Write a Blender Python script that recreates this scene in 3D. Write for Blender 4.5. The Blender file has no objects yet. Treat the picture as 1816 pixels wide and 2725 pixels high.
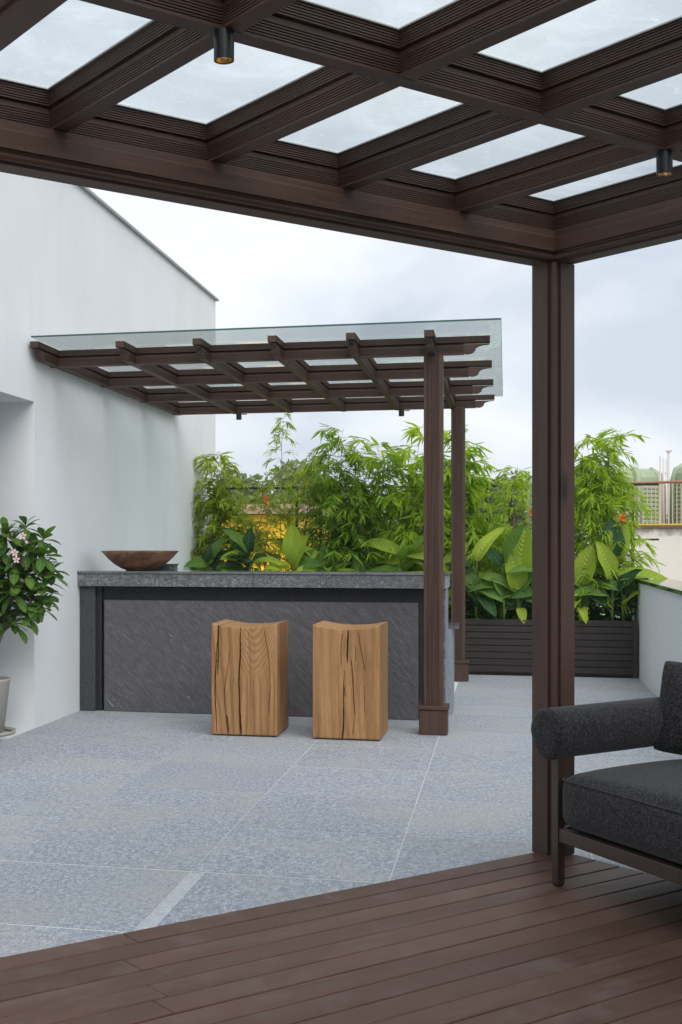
import bpy, math, random
from math import sin, cos, pi, radians, sqrt, atan2
from mathutils import Vector, Matrix, Euler

# ------------------------------------------------------------------ camera, world, sun
sc = bpy.context.scene
COL = sc.collection
TH = 0.222355                     # yaw between the terrace grid and the lens axis
H = 1.25
cam_d = bpy.data.cameras.new('camera')
cam = bpy.data.objects.new('camera', cam_d); COL.objects.link(cam)
cam_d.sensor_fit = 'VERTICAL'; cam_d.sensor_height = 36.0
cam_d.lens = 36.0 * 3393.943 / 2725.0
cam_d.shift_x = (908.0 - 579.333) / 2725.0
cam_d.shift_y = (1447.672 - 1362.5) / 2725.0
cam_d.clip_start = 0.05; cam_d.clip_end = 3000
cam.location = (0, 0, H)
cam.rotation_euler = (pi / 2, 0, TH)
sc.camera = cam

SUN_EL, SUN_AZ = radians(48), radians(150)     # azimuth clockwise from +Y
world = bpy.data.worlds.new('World'); sc.world = world; world.use_nodes = True
nt = world.node_tree; nt.nodes.clear()
def wn(t, **k):
    n = nt.nodes.new(t)
    for a, b in k.items(): setattr(n, a, b)
    return n
out = wn('ShaderNodeOutputWorld')
sky = wn('ShaderNodeTexSky', sky_type='NISHITA'); sky.sun_disc = False
sky.sun_elevation = SUN_EL; sky.sun_rotation = SUN_AZ; sky.air_density = 1.2; sky.dust_density = 2.0
bg1 = wn('ShaderNodeBackground'); bg1.inputs['Strength'].default_value = 0.08
nt.links.new(sky.outputs[0], bg1.inputs[0])
tc = wn('ShaderNodeTexCoord')
mp = wn('ShaderNodeMapping'); mp.inputs['Scale'].default_value = (1.0, 1.0, 2.2); mp.inputs['Location'].default_value = (0.37, 0.1, 0.25)
n1 = wn('ShaderNodeTexNoise'); n1.inputs['Scale'].default_value = 2.3; n1.inputs['Detail'].default_value = 5; n1.inputs['Roughness'].default_value = 0.5
n1.inputs['Distortion'].default_value = 0.3
r1 = wn('ShaderNodeValToRGB')
r1.color_ramp.elements[0].position = 0.40; r1.color_ramp.elements[0].color = (0.43, 0.475, 0.545, 1)
r1.color_ramp.elements[1].position = 0.60; r1.color_ramp.elements[1].color = (0.655, 0.675, 0.70, 1)
e = r1.color_ramp.elements.new(0.5); e.color = (0.555, 0.59, 0.635, 1)
bg2 = wn('ShaderNodeBackground'); bg2.inputs['Strength'].default_value = 1.0
mixw = wn('ShaderNodeMixShader'); mixw.inputs[0].default_value = 0.93
nt.links.new(tc.outputs['Generated'], mp.inputs[0]); nt.links.new(mp.outputs[0], n1.inputs['Vector'])
nt.links.new(n1.outputs[0], r1.inputs[0]); nt.links.new(r1.outputs[0], bg2.inputs[0])
nt.links.new(bg1.outputs[0], mixw.inputs[1]); nt.links.new(bg2.outputs[0], mixw.inputs[2])
nt.links.new(mixw.outputs[0], out.inputs[0])

sun_d = bpy.data.lights.new('sun', 'SUN'); sun_d.energy = 1.5; sun_d.angle = radians(55); sun_d.color = (1.0, 0.97, 0.93)
sun = bpy.data.objects.new('sun', sun_d); COL.objects.link(sun)
sd = Vector((sin(SUN_AZ) * cos(SUN_EL), cos(SUN_AZ) * cos(SUN_EL), sin(SUN_EL)))
sun.rotation_euler = sd.to_track_quat('Z', 'Y').to_euler(); sun.location = (6, -6, 12)

sc.view_settings.view_transform = 'Standard'; sc.view_settings.look = 'None'
sc.view_settings.exposure = 0.68; sc.view_settings.gamma = 1.0; sc.view_settings.use_curve_mapping = False

# ------------------------------------------------------------------ helpers
random.seed(7)
class MB:
    def __init__(s): s.v = []; s.f = []; s.uv = None
    def add(s, vs, fs):
        o = len(s.v); s.v += [tuple(v) for v in vs]; s.f += [tuple(i + o for i in f) for f in fs]; return s
    def box(s, x0, x1, y0, y1, z0, z1):
        return s.add([(x0,y0,z0),(x1,y0,z0),(x1,y1,z0),(x0,y1,z0),(x0,y0,z1),(x1,y0,z1),(x1,y1,z1),(x0,y1,z1)],
              [(3,2,1,0),(4,5,6,7),(0,1,5,4),(1,2,6,5),(2,3,7,6),(3,0,4,7)])
    def prism(s, prof, axis, a0, a1):
        # prof: closed CCW list of (p,q); axis 'X': (a,p,q)  'Y': (p,a,q)  'Z': (p,q,a)
        n = len(prof)
        def P(a, p, q): return {'X': (a,p,q), 'Y': (p,a,q), 'Z': (p,q,a)}[axis]
        vs = [P(a0,*t) for t in prof] + [P(a1,*t) for t in prof]
        fs = [(i, (i+1)%n, n+(i+1)%n, n+i) for i in range(n)] + [tuple(range(n))[::-1], tuple(range(n, 2*n))]
        if axis == 'Y': fs = [f[::-1] for f in fs]
        return s.add(vs, fs)
    def tube(s, pts, rad, n=8, cap=True):
        pts = [Vector(p) for p in pts]
        if not hasattr(rad, '__len__'): rad = [rad] * len(pts)
        vs = []; fs = []
        up = None
        for i, p in enumerate(pts):
            t = (pts[min(i+1, len(pts)-1)] - pts[max(i-1, 0)]).normalized()
            if up is None:
                up = Vector((0,0,1)) if abs(t.z) < .9 else Vector((1,0,0))
            side = t.cross(up).normalized(); up = side.cross(t).normalized()
            for k in range(n):
                a = 2*pi*k/n
                vs.append(p + (side*cos(a) + up*sin(a)) * rad[i])
        for i in range(len(pts)-1):
            for k in range(n):
                fs.append((i*n+k, i*n+(k+1)%n, (i+1)*n+(k+1)%n, (i+1)*n+k))
        if cap: fs.append(tuple(range(n))[::-1]); fs.append(tuple(range((len(pts)-1)*n, len(pts)*n)))
        return s.add(vs, fs)
    def lathe(s, prof, c=(0,0,0), n=32):
        vs = []; fs = []
        for r, z in prof:
            for k in range(n):
                a = 2*pi*k/n; vs.append((c[0]+r*cos(a), c[1]+r*sin(a), c[2]+z))
        for i in range(len(prof)-1):
            for k in range(n):
                fs.append((i*n+k, i*n+(k+1)%n, (i+1)*n+(k+1)%n, (i+1)*n+k))
        return s.add(vs, fs)
    def mesh(s, name, smooth=False):
        m = bpy.data.meshes.new(name); m.from_pydata(s.v, [], s.f)
        if smooth: m.shade_smooth()
        m.update(); return m
    def build(s, name, mat, parent=None, smooth=False, bevel=0, seg=1, loc=None):
        m = s.mesh(name, smooth)
        return link(name, m, mat, parent, bevel, seg, loc)
def link(name, m, mat, parent=None, bevel=0, seg=1, loc=None, matrix=None):
    o = bpy.data.objects.new(name, m)
    if mat and not m.materials: m.materials.append(mat)
    COL.objects.link(o)
    if parent: o.parent = parent
    if loc: o.location = loc
    if matrix is not None: o.matrix_basis = matrix
    if bevel:
        b = o.modifiers.new('bevel', 'BEVEL'); b.width = bevel; b.segments = seg; b.limit_method = 'ANGLE'; b.angle_limit = radians(40)
    return o
def thing(name, label, cat, loc=(0,0,0), rot=0, group=None, rx=0):
    o = bpy.data.objects.new(name, None); COL.objects.link(o); o.empty_display_size = 0.1
    o.location = loc; o.rotation_euler = (rx, 0, rot)
    return tag(o, label, cat, group)
def tag(o, label, cat, group=None):
    o['label'] = label; o['category'] = cat
    if group: o['group'] = group
    return o
def struct(o): o['kind'] = 'structure'; return o
def stuff(o): o['kind'] = 'stuff'; return o

# ------------------------------------------------------------------ materials
class Mat:
    def __init__(s, name):
        s.m = bpy.data.materials.new(name); s.m.use_nodes = True; s.t = s.m.node_tree
        s.b = s.t.nodes['Principled BSDF']; s.o = s.t.nodes['Material Output']
        s.tc = s.t.nodes.new('ShaderNodeTexCoord')
    def n(s, t, ins=None, **k):
        n = s.t.nodes.new(t)
        for a, b in k.items(): setattr(n, a, b)
        if ins:
            for a, b in ins.items(): s.put(n.inputs[a], b)
        return n
    def put(s, sock, v):
        if isinstance(v, bpy.types.NodeSocket): s.t.links.new(v, sock)
        elif isinstance(v, bpy.types.Node): s.t.links.new(v.outputs[0], sock)
        elif isinstance(v, tuple) and len(v) == 3 and sock.type == 'RGBA': sock.default_value = v + (1,)
        else: sock.default_value = v
    def map(s, scale=(1,1,1), loc=(0,0,0), rot=(0,0,0), src='Object'):
        src = s.tc.outputs[src] if isinstance(src, str) else src
        return s.n('ShaderNodeMapping', {'Vector': src, 'Scale': scale, 'Location': loc, 'Rotation': rot})
    def noise(s, vec, scale, detail=4, rough=.55, dist=0):
        return s.n('ShaderNodeTexNoise', {'Vector': vec, 'Scale': scale, 'Detail': detail, 'Roughness': rough, 'Distortion': dist}).outputs[0]
    def ramp(s, fac, stops):
        r = s.n('ShaderNodeValToRGB', {'Fac': fac}); el = r.color_ramp.elements
        while len(el) < len(stops): el.new(0.5)
        for x, (p, c) in zip(el, stops):
            x.position = p; x.color = (c + (1,)) if isinstance(c, tuple) else (c, c, c, 1)
        return r.outputs[0]
    def mix(s, f, a, b, mode='MIX'):
        n = s.n('ShaderNodeMix', data_type='RGBA', blend_type=mode)
        s.put(n.inputs[0], f); s.put(n.inputs[6], a); s.put(n.inputs[7], b); return n.outputs[2]
    def math(s, op, a, b=0.0):
        n = s.n('ShaderNodeMath', operation=op); s.put(n.inputs[0], a); s.put(n.inputs[1], b); return n.outputs[0]
    def bump(s, h, strength=.3, dist=.01):
        n = s.n('ShaderNodeBump', {'Height': h, 'Strength': strength, 'Distance': dist}); s.put(s.b.inputs['Normal'], n.outputs[0])
    def set(s, **k):
        for a, b in k.items(): s.put(s.b.inputs[a.replace('_', ' ')], b)
        return s
    def rand(s):
        return s.n('ShaderNodeObjectInfo').outputs['Random']
    def rvec(s, vec, amt=20):
        cx = s.n('ShaderNodeCombineXYZ'); r = s.rand()
        s.put(cx.inputs[0], s.math('MULTIPLY', r, amt)); s.put(cx.inputs[1], s.math('MULTIPLY', r, amt*1.7)); s.put(cx.inputs[2], s.math('MULTIPLY', r, amt*.6))
        a = s.n('ShaderNodeVectorMath', operation='ADD'); s.put(a.inputs[0], vec); s.put(a.inputs[1], cx.outputs[0]); return a.outputs[0]

def wood(name, axis, c0, c1, c2, rough=.55, knots=True, var=.35, spec=.5, stain=0.0):
    M = Mat(name)
    st = {'X': (.05, 1, 1), 'Y': (1, .05, 1), 'Z': (1, 1, .05)}[axis]
    st2 = {'X': (.35, 1, 1), 'Y': (1, .35, 1), 'Z': (1, 1, .35)}[axis]
    base = M.rvec(M.tc.outputs['Object'])
    v1 = M.map(st, src=base); v2 = M.map(st2, src=base)
    g = M.noise(v1, 60, 6, .65, .4); big = M.noise(v2, 2.2, 4, .6)
    fine = M.noise(v1, 260, 3, .6)
    col = M.ramp(g, [(.3, c0), (.52, c1), (.75, c2)])
    col = M.mix(M.ramp(big, [(.35, 0.0), (.7, .75)]), col, tuple(x*1.35 for x in c1))
    col = M.mix(M.math('MULTIPLY', M.rand(), var), col, c0)
    if knots:
        vo = M.n('ShaderNodeTexVoronoi', {'Vector': M.map(st2, src=base), 'Scale': 3.3, 'Randomness': 1.0})
        k = M.ramp(vo.outputs['Distance'], [(.035, 1.0), (.10, 0.0)])
        col = M.mix(k, col, tuple(x*.35 for x in c0))
    if stain:
        s_ = M.noise(M.map((1,1,1), src=base), 5, 6, .7)
        col = M.mix(M.math('MULTIPLY', M.ramp(s_, [(.5, 0.0), (.68, 1.0)]), stain), col, (.16, .14, .13))
    M.set(Base_Color=col, Roughness=M.ramp(g, [(.2, rough-.08), (.8, rough+.12)]), Specular_IOR_Level=spec)
    M.bump(M.math('ADD', g, M.math('MULTIPLY', fine, .6)), .25, .002)
    return M.m
BR = ((.028, .0135, .0095), (.066, .031, .020), (.118, .056, .034))
W_X = wood('brown_timber_x', 'X', *BR); W_Y = wood('brown_timber_y', 'Y', *BR); W_Z = wood('brown_timber_z', 'Z', *BR)
W_DECK = wood('deck_timber', 'X', (.046, .022, .015), (.105, .051, .036), (.170, .088, .062), rough=.50, var=.55, spec=.3, stain=.3)
W_PL = wood('planter_timber', 'X', (.018, .014, .013), (.034, .027, .024), (.058, .047, .042), rough=.6, knots=False)
W_SOFA = wood('sofa_timber', 'Z', (.028, .014, .011), (.046, .024, .018), (.066, .035, .027), rough=.4, knots=False)

def stone(name, lo, mid, hi, sc_=1.0, rough=.6, bump=.3, streak=(1,1,1), spec=.4, patch=None, rnd=True):
    M = Mat(name)
    base = M.rvec(M.tc.outputs['Object']) if rnd else M.tc.outputs['Object']
    v = M.map(streak, src=base)
    f = M.noise(v, 150*sc_, 5, .75); m_ = M.noise(v, 50*sc_, 5, .7); b = M.noise(M.map(src=base), 1.9, 5, .6)
    x = M.math('ADD', M.math('MULTIPLY', f, .62), M.math('MULTIPLY', m_, .38))
    col = M.ramp(x, [(.38, lo), (.5, mid), (.62, hi)])
    if patch: col = M.mix(M.ramp(b, [(.46, 0.0), (.66, .55)]), col, patch)
    if rnd: col = M.mix(M.math('MULTIPLY', M.rand(), .18), col, tuple(q*.55 for q in mid))
    M.set(Base_Color=col, Roughness=rough, Specular_IOR_Level=spec)
    M.bump(x, bump, .004); return M
M_TILE = stone('flamed_granite_tile', (.145,.165,.205), (.305,.332,.38), (.64,.66,.69), 1.1, .62, .4, (1,.6,1), patch=(.40,.40,.37))
TILE = M_TILE.m
GROUT = stone('grout', (.56,.56,.54), (.64,.64,.62), (.72,.72,.70), 1, .9).m
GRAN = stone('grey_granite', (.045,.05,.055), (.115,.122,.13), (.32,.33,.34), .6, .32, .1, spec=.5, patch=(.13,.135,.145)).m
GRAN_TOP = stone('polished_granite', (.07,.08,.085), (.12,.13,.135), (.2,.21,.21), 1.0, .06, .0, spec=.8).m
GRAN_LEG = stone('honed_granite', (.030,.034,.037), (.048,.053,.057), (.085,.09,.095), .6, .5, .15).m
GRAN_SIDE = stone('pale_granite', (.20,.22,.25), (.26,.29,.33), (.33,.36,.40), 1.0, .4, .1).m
RECESS = stone('charcoal_stone', (.012,.013,.015), (.018,.019,.022), (.028,.03,.033), .6, .6, .1).m
def slate():
    M = Mat('dark_slate')
    v = M.map((1, 1, 1), rot=(0, radians(-48), 0)); vs = M.map((1.1, 1, 7), src=v.outputs[0])
    a = M.noise(M.map((1,1,3.0), src=v.outputs[0]), 13, 8, .78, .3); b = M.noise(v, 3, 6, .65, .6); vein = M.noise(vs, 9, 5, .62, .6)
    spot = M.noise(v, 2.3, 4, .6)
    col = M.ramp(a, [(.3, (.052,.051,.056)), (.52, (.092,.090,.098)), (.75, (.155,.150,.158))])
    col = M.mix(M.ramp(b, [(.4, 0.0), (.75, .5)]), col, (.085,.078,.078))
    vf = M.math('MULTIPLY', M.ramp(vein, [(.64, 0.0), (.67, 1.0)]), M.ramp(spot, [(.48, 0.0), (.60, 1.0)]))
    col = M.mix(vf, col, (.26,.26,.27))
    M.set(Base_Color=col, Roughness=.48); M.bump(M.math('ADD', a, M.math('MULTIPLY', vein, .5)), .8, .010)
    return M.m
SLATE = slate()
def plaster(name, c, stainamt=.4):
    M = Mat(name)
    v = M.map(); s1 = M.noise(v, 1.1, 5, .6); s2 = M.noise(M.map((1,1,.22)), 2.2, 5, .65); f = M.noise(v, 42, 6, .6); f2 = M.noise(v, 160, 3, .6)
    col = M.mix(M.math('MULTIPLY', M.ramp(s1, [(.4, 0.0), (.7, 1.0)]), stainamt), c, tuple(x*.86 for x in c))
    col = M.mix(M.math('MULTIPLY', M.ramp(s2, [(.48, 0.0), (.75, 1.0)]), stainamt), col, (c[0]*.80, c[1]*.83, c[2]*.82))
    M.set(Base_Color=col, Roughness=.85, Specular_IOR_Level=.25)
    M.bump(M.math('ADD', f, M.math('MULTIPLY', f2, .4)), .28, .006); return M.m
PLAST = plaster('white_plaster', (.82,.84,.855))
def flat(name, c, rough=.6, metal=0.0, spec=.5, nsc=0, amt=.3, bump=0):
    M = Mat(name); col = c
    if nsc:
        x = M.noise(M.map(), nsc, 5, .65); col = M.mix(M.ramp(x, [(.35, 0.0), (.7, amt)]), c, tuple(q*.55 for q in c))
        if bump: M.bump(x, bump, .005)
    M.set(Base_Color=col, Roughness=rough, Metallic=metal, Specular_IOR_Level=spec); return M.m
COPING = flat('grey_coping', (.42,.43,.43), .7, nsc=8)
BLACK = flat('black_metal', (.012,.013,.015), .35, .0, .5, 30, .3)
FENCE = flat('black_fence_paint', (.015,.016,.018), .5)
GOLD = flat('gold_reflector', (.75,.50,.18), .18, 1.0)
def glassy(name, tint, mixg=.08, rough=.0):
    M = Mat(name)
    tr = M.n('ShaderNodeBsdfTransparent', {'Color': tint}); gl = M.n('ShaderNodeBsdfGlossy', {'Roughness': rough})
    fr = M.n('ShaderNodeFresnel', {'IOR': 1.48}); bf = M.n('ShaderNodeNewGeometry').outputs['Backfacing']
    mx = M.n('ShaderNodeMixShader'); M.put(mx.inputs[0], M.math('MULTIPLY', fr.outputs[0], M.math('SUBTRACT', 1.0, bf))); M.put(mx.inputs[1], tr.outputs[0]); M.put(mx.inputs[2], gl.outputs[0])
    M.t.links.new(mx.outputs[0], M.o.inputs[0]); M.m.node_tree.nodes.remove(M.b); return M.m
GLASS = glassy('clear_green_glass', (.93,.965,.955)); GLASS_EDGE = flat('glass_edge', (.04,.10,.10), .15)
BULB = glassy('bulb_glass', (.95,.95,.92))
def roofglass():
    M = Mat('milky_roof_glass'); b = M.rvec(M.tc.outputs['Object'], 9)
    cl = M.noise(b, 3.0, 6, .65, .6); sp = M.noise(M.map((1,1.0,1), src=b), 70, 3, .6); sp2 = M.noise(M.map((.6,1.4,1), src=b), 30, 4, .6)
    dirt = M.math('MAXIMUM', M.math('MULTIPLY', M.ramp(cl, [(.42, 0.0), (.72, 1.0)]), .40), M.ramp(sp, [(.69, 0.0), (.74, .5)]))
    dirt = M.math('MAXIMUM', dirt, M.math('MULTIPLY', M.ramp(sp2, [(.60, 0.0), (.72, 1.0)]), .35))
    tr = M.n('ShaderNodeBsdfTransparent', {'Color': (.86,.89,.90)})
    tl = M.n('ShaderNodeBsdfTranslucent', {'Color': (.90,.93,.95)})
    gl = M.n('ShaderNodeBsdfGlossy', {'Roughness': .08}); fr = M.n('ShaderNodeFresnel', {'IOR': 1.3})
    m1 = M.n('ShaderNodeMixShader'); bf = M.n('ShaderNodeNewGeometry').outputs['Backfacing']; ff = M.math('SUBTRACT', 1.0, bf)
    M.put(m1.inputs[0], M.math('MULTIPLY', M.math('ADD', dirt, .12), ff)); M.put(m1.inputs[1], tr.outputs[0]); M.put(m1.inputs[2], tl.outputs[0])
    m2 = M.n('ShaderNodeMixShader'); M.put(m2.inputs[0], M.math('MULTIPLY', fr.outputs[0], ff)); M.put(m2.inputs[1], m1.outputs[0]); M.put(m2.inputs[2], gl.outputs[0])
    M.t.links.new(m2.outputs[0], M.o.inputs[0]); M.t.nodes.remove(M.b); return M.m
ROOFG = roofglass()
SEAL = flat('white_sealant', (.75,.77,.76), .6, nsc=25, amt=.5)
def fabric():
    M = Mat('charcoal_wool'); v = M.map()
    f = M.noise(v, 300, 4, .75); g = M.noise(v, 110, 3, .7); b = M.noise(v, 9, 3, .5)
    x = M.math('ADD', M.math('MULTIPLY', f, .5), M.math('MULTIPLY', g, .5))
    col = M.ramp(x, [(.40, (.007,.007,.008)), (.51, (.024,.023,.0255)), (.62, (.080,.078,.082))])
    M.set(Base_Color=col, Roughness=.95, Specular_IOR_Level=.15, Sheen_Weight=.12, Sheen_Roughness=.5)
    M.bump(M.math('ADD', x, M.math('MULTIPLY', b, .5)), .5, .003); return M.m
FAB = fabric()
def oak(name, ring=1.0):
    M = Mat(name); base = M.rvec(M.tc.outputs['Object'], 3)
    v = M.map((1, 1, .10), src=base); fine = M.noise(v, 150, 4, .6); mid = M.noise(v, 18, 4, .6, .3); big = M.noise(M.map((1,1,.4), src=base), 3.5, 3, .5)
    wv = M.n('ShaderNodeTexWave', {'Vector': M.map((1.0, .6, .20), loc=(.3,.1,0), src=base), 'Scale': 7.0, 'Distortion': 9.0*ring, 'Detail': 2.5, 'Detail Scale': .8, 'Detail Roughness': .5}, wave_type='RINGS', rings_direction='Y')
    w = M.ramp(wv.outputs['Fac'], [(.15, 1.0), (.5, 0.0)])
    col = M.ramp(mid, [(.3, (.25,.128,.050)), (.55, (.38,.205,.085)), (.8, (.46,.265,.12))])
    if ring > .9:
        sx = M.n('ShaderNodeSeparateXYZ', {0: M.tc.outputs['Object']}); X_, Z_ = sx.outputs[0], sx.outputs[2]
        xd = M.math('SUBTRACT', X_, .065); nn = M.noise(M.map((1,1,.5)), 9, 3, .5)
        f_ = M.math('SUBTRACT', M.math('ADD', Z_, M.math('MULTIPLY', nn, .10)), M.math('MULTIPLY', M.math('POWER', M.math('ABSOLUTE', xd), 1.6), 6.0))
        s_ = M.math('ADD', M.math('MULTIPLY', M.math('SINE', M.math('MULTIPLY', f_, 130.0)), .5), .5)
        msk = M.math('MULTIPLY', M.ramp(M.math('ABSOLUTE', xd), [(.115, 1.0), (.15, 0.0)]), M.ramp(Z_, [(.36, 0.0), (.46, 1.0)]))
        arc = M.math('MULTIPLY', M.ramp(s_, [(.35, 0.0), (.8, 1.0)]), msk)
        w = M.math('MAXIMUM', M.math('MULTIPLY', w, M.math('SUBTRACT', 1.0, msk)), arc)
    col = M.mix(M.math('MULTIPLY', w, .6*ring), col, (.17,.080,.028))
    col = M.mix(M.ramp(fine, [(.5, 0.0), (.72, .45)]), col, (.17,.09,.04))
    col = M.mix(M.ramp(big, [(.4, 0.0), (.75, .4)]), col, (.44,.26,.12))
    M.set(Base_Color=col, Roughness=.6, Specular_IOR_Level=.3); M.bump(M.math('ADD', fine, w), .2, .002); return M.m
OAK1 = oak('weathered_oak', 1.0); OAK2 = oak('smooth_oak', .45)
OAKTOP = None
def bowlm():
    M = Mat('carved_bowl_wood'); v = M.map((1, 1, 5), src=M.map(rot=(0, .35, 0)).outputs[0]); g = M.noise(v, 7, 5, .65, .6)
    col = M.ramp(g, [(.3, (.075,.030,.014)), (.5, (.19,.085,.042)), (.72, (.36,.19,.10))])
    M.set(Base_Color=col, Roughness=.38); M.bump(g, .2, .003); return M.m
BOWL = bowlm()

def leafmat(name, c0, c1, c2, trans=.3, rough=.45, scale=9, veins=False, vcol=None, vscale=17, random_obj=True):
    M = Mat(name); geo = M.n('ShaderNodeNewGeometry')
    x = M.noise(geo.outputs['Position'], scale, 2, .5)
    x2 = M.noise(geo.outputs['Position'], scale*.22, 2, .5)
    x = M.math('ADD', M.math('MULTIPLY', x, .6), M.math('MULTIPLY', x2, .4))
    if random_obj: x = M.math('ADD', M.math('MULTIPLY', x, .75), M.math('MULTIPLY', M.rand(), .25))
    col = M.ramp(x, [(.36, c0), (.5, c1), (.64, c2)])
    if veins:
        sp = M.n('ShaderNodeSeparateXYZ', {0: M.tc.outputs['UV']})
        u = M.math('ABSOLUTE', sp.outputs[0]); vv = sp.outputs[1]
        cu = M.math('SUBTRACT', vv, M.math('MULTIPLY', M.math('POWER', u, 1.5), .42))
        s_ = M.math('SINE', M.math('MULTIPLY', cu, vscale*2*pi/1.6))
        line = M.ramp(M.math('ADD', M.math('MULTIPLY', s_, .5), .5), [(.45, 0.0), (.95, .85)])
        midr = M.ramp(u, [(.02, 1.0), (.07, 0.0)])
        col = M.mix(M.math('MAXIMUM', line, midr), col, vcol or tuple(min(1, q*1.7) for q in c2))
        wn_ = M.noise(geo.outputs['Position'], 16, 3, .6)
        br = M.ramp(M.math('ADD', M.math('ADD', vv, M.math('MULTIPLY', u, .12)), M.math('MULTIPLY', wn_, .55)), [(1.22, 0.0), (1.0, 0.0)]) if False else M.ramp(M.math('MULTIPLY', M.math('ADD', M.math('MAXIMUM', vv, M.math('MULTIPLY', u, .93)), M.math('MULTIPLY', wn_, .6)), .6), [(.80, 0.0), (.86, .8)])
        col = M.mix(br, col, (.20,.12,.04))
        M.bump(M.math('MULTIPLY', s_, -1.0), .6, .005)
    M.set(Base_Color=col, Roughness=rough, Specular_IOR_Level=.28)
    tl = M.n('ShaderNodeBsdfTranslucent', {'Color': M.mix(1.0, col, (1.6, 1.5, .5), 'MULTIPLY')})
    mx = M.n('ShaderNodeMixShader', {0: trans, 1: M.b.outputs[0], 2: tl.outputs[0]})
    M.t.links.new(mx.outputs[0], M.o.inputs[0]); return M.m
BAM_D = leafmat('deep_bamboo_leaf', (.09,.19,.012), (.19,.33,.022), (.32,.48,.045), .52)
BAM_L = leafmat('fresh_bamboo_leaf', (.14,.25,.014), (.26,.41,.026), (.38,.53,.055), .54)
BAM_F = leafmat('pale_bamboo_leaf', (.20,.28,.025), (.32,.42,.045), (.44,.54,.09), .54)
CULM = flat('bamboo_culm', (.20,.17,.06), .5, nsc=12)
CAN_Y = leafmat('lime_canna_leaf', (.24,.38,.018), (.36,.52,.026), (.48,.62,.045), .45, .38, 3, True, (.42,.50,.12))
CAN_G = leafmat('green_canna_leaf', (.06,.15,.025), (.115,.24,.038), (.20,.35,.05), .4, .36, 3, True, (.16,.27,.09))
CAN_D = leafmat('dark_canna_leaf', (.012,.045,.018), (.022,.07,.026), (.04,.10,.035), .2, .35, 3, True, (.05,.12,.045))
STEM = flat('green_stem', (.13,.21,.05), .5)
RSTEM = flat('reddish_flower_stem', (.20,.05,.06), .5)
FLOW = flat('orange_petal', (.85,.13,.02), .5)
ADLEAF = leafmat('glossy_obovate_leaf', (.04,.12,.016), (.075,.19,.024), (.15,.29,.04), .28, .32, 7, True, (.13,.22,.06), 9)
PINK = flat('pink_petal', (.86,.66,.68), .5); RED = flat('red_throat', (.7,.10,.10), .5)
BARK = flat('grey_bark', (.24,.21,.17), .85, nsc=25, amt=.6, bump=.5)
TREEL = leafmat('tree_leaf', (.07,.11,.045), (.12,.17,.07), (.18,.24,.11), .25, .6, 1.6)
TREEL2 = leafmat('pale_tree_leaf', (.14,.19,.07), (.20,.26,.10), (.27,.33,.15), .25, .6, 1.6)
SOIL = flat('dark_soil', (.035,.025,.018), .95, nsc=40, amt=.6, bump=.6)
POT = flat('pale_grey_pot', (.40,.385,.36), .7, nsc=60, amt=.25, bump=.2)

# ------------------------------------------------------------------ measured helper: camera frame -> terrace frame
cT, sT = cos(TH), sin(TH)
def cam2w(x, y): return (x*cT - y*sT, x*sT + y*cT)

# ------------------------------------------------------------------ ground and terrace slab
WX = -3.12; PXW = 1.21
g = struct(MB().box(-700, 700, -300, 1200, -9.5, -9.0).build('ground', flat('far_ground', (.09,.10,.06), .95, nsc=.05, amt=.5)))
tb = MB().box(-9, 1.5, -6, 13.4, -9.0, -.06).build('terrace_building', PLAST); tag(tb, 'plastered building body carrying the paved roof terrace', 'building')
floor = struct(MB().box(WX, PXW, -5.9, 13.2, -.06, -.0016).build('terrace_floor', GROUT))

# pergola frame
Nx, Ny = 0.18074, 5.00319
ax_, ay_ = -0.729068, 0.684441
PB = atan2(0.7290678, 0.6844415)      # local X = b direction, local Y = a direction
def abw(a, b): return (Nx + ax_*a + (-ay_*-1)*b if False else Nx + ax_*a + 0.684441*b, Ny + ay_*a + 0.729068*b)
def to_ab(x, y): dx, dy = x-Nx, y-Ny; return (dx*ax_+dy*ay_, dx*0.684441+dy*0.729068)

xs = [-3.118, -2.69, -1.935, -1.172, -.422, .335, 1.208]
ysA = [-1.57 + .7875*i for i in range(13)]          # ... 7.88
ys_main = [y for y in ysA if y < 8.2] + [8.667, 9.454, 10.10, 10.61, 11.36, 12.02, 12.42]
cache = {}
rt = random.Random(3)
for i in range(len(xs)-1):
    for j in range(len(ys_main)-1):
        x0, x1, y0, y1 = xs[i], xs[i+1], ys_main[j], ys_main[j+1]
        cs = [to_ab(x, y) for x in (x0, x1) for y in (y0, y1)]
        if all(a < .1 and b < .1 for a, b in cs) and max(a for a, b in cs) < 0: continue
        if i <= 3 and y0 > 10: continue
        w, d = round(x1-x0, 3), round(y1-y0, 3)
        if (w, d) not in cache:
            gap = .0032
            m = MB().box(-w/2+gap*.75, w/2-gap*.75, -d/2+gap*2.0, d/2-gap*2.0, -.0014, 0).mesh('tile'); m.materials.append(TILE); cache[(w, d)] = m
        link('tile', cache[(w, d)], TILE, floor, loc=((x0+x1)/2, (y0+y1)/2, rt.uniform(-.0004, .0004)))
strip = MB().box(-1.165, -1.112, 2.4, 4.70, -.01, .0022).build('light_strip', stone('pale_granite_strip', (.36,.38,.41), (.45,.47,.50), (.58,.60,.62), .55, .6, .3).m, floor)

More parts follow.
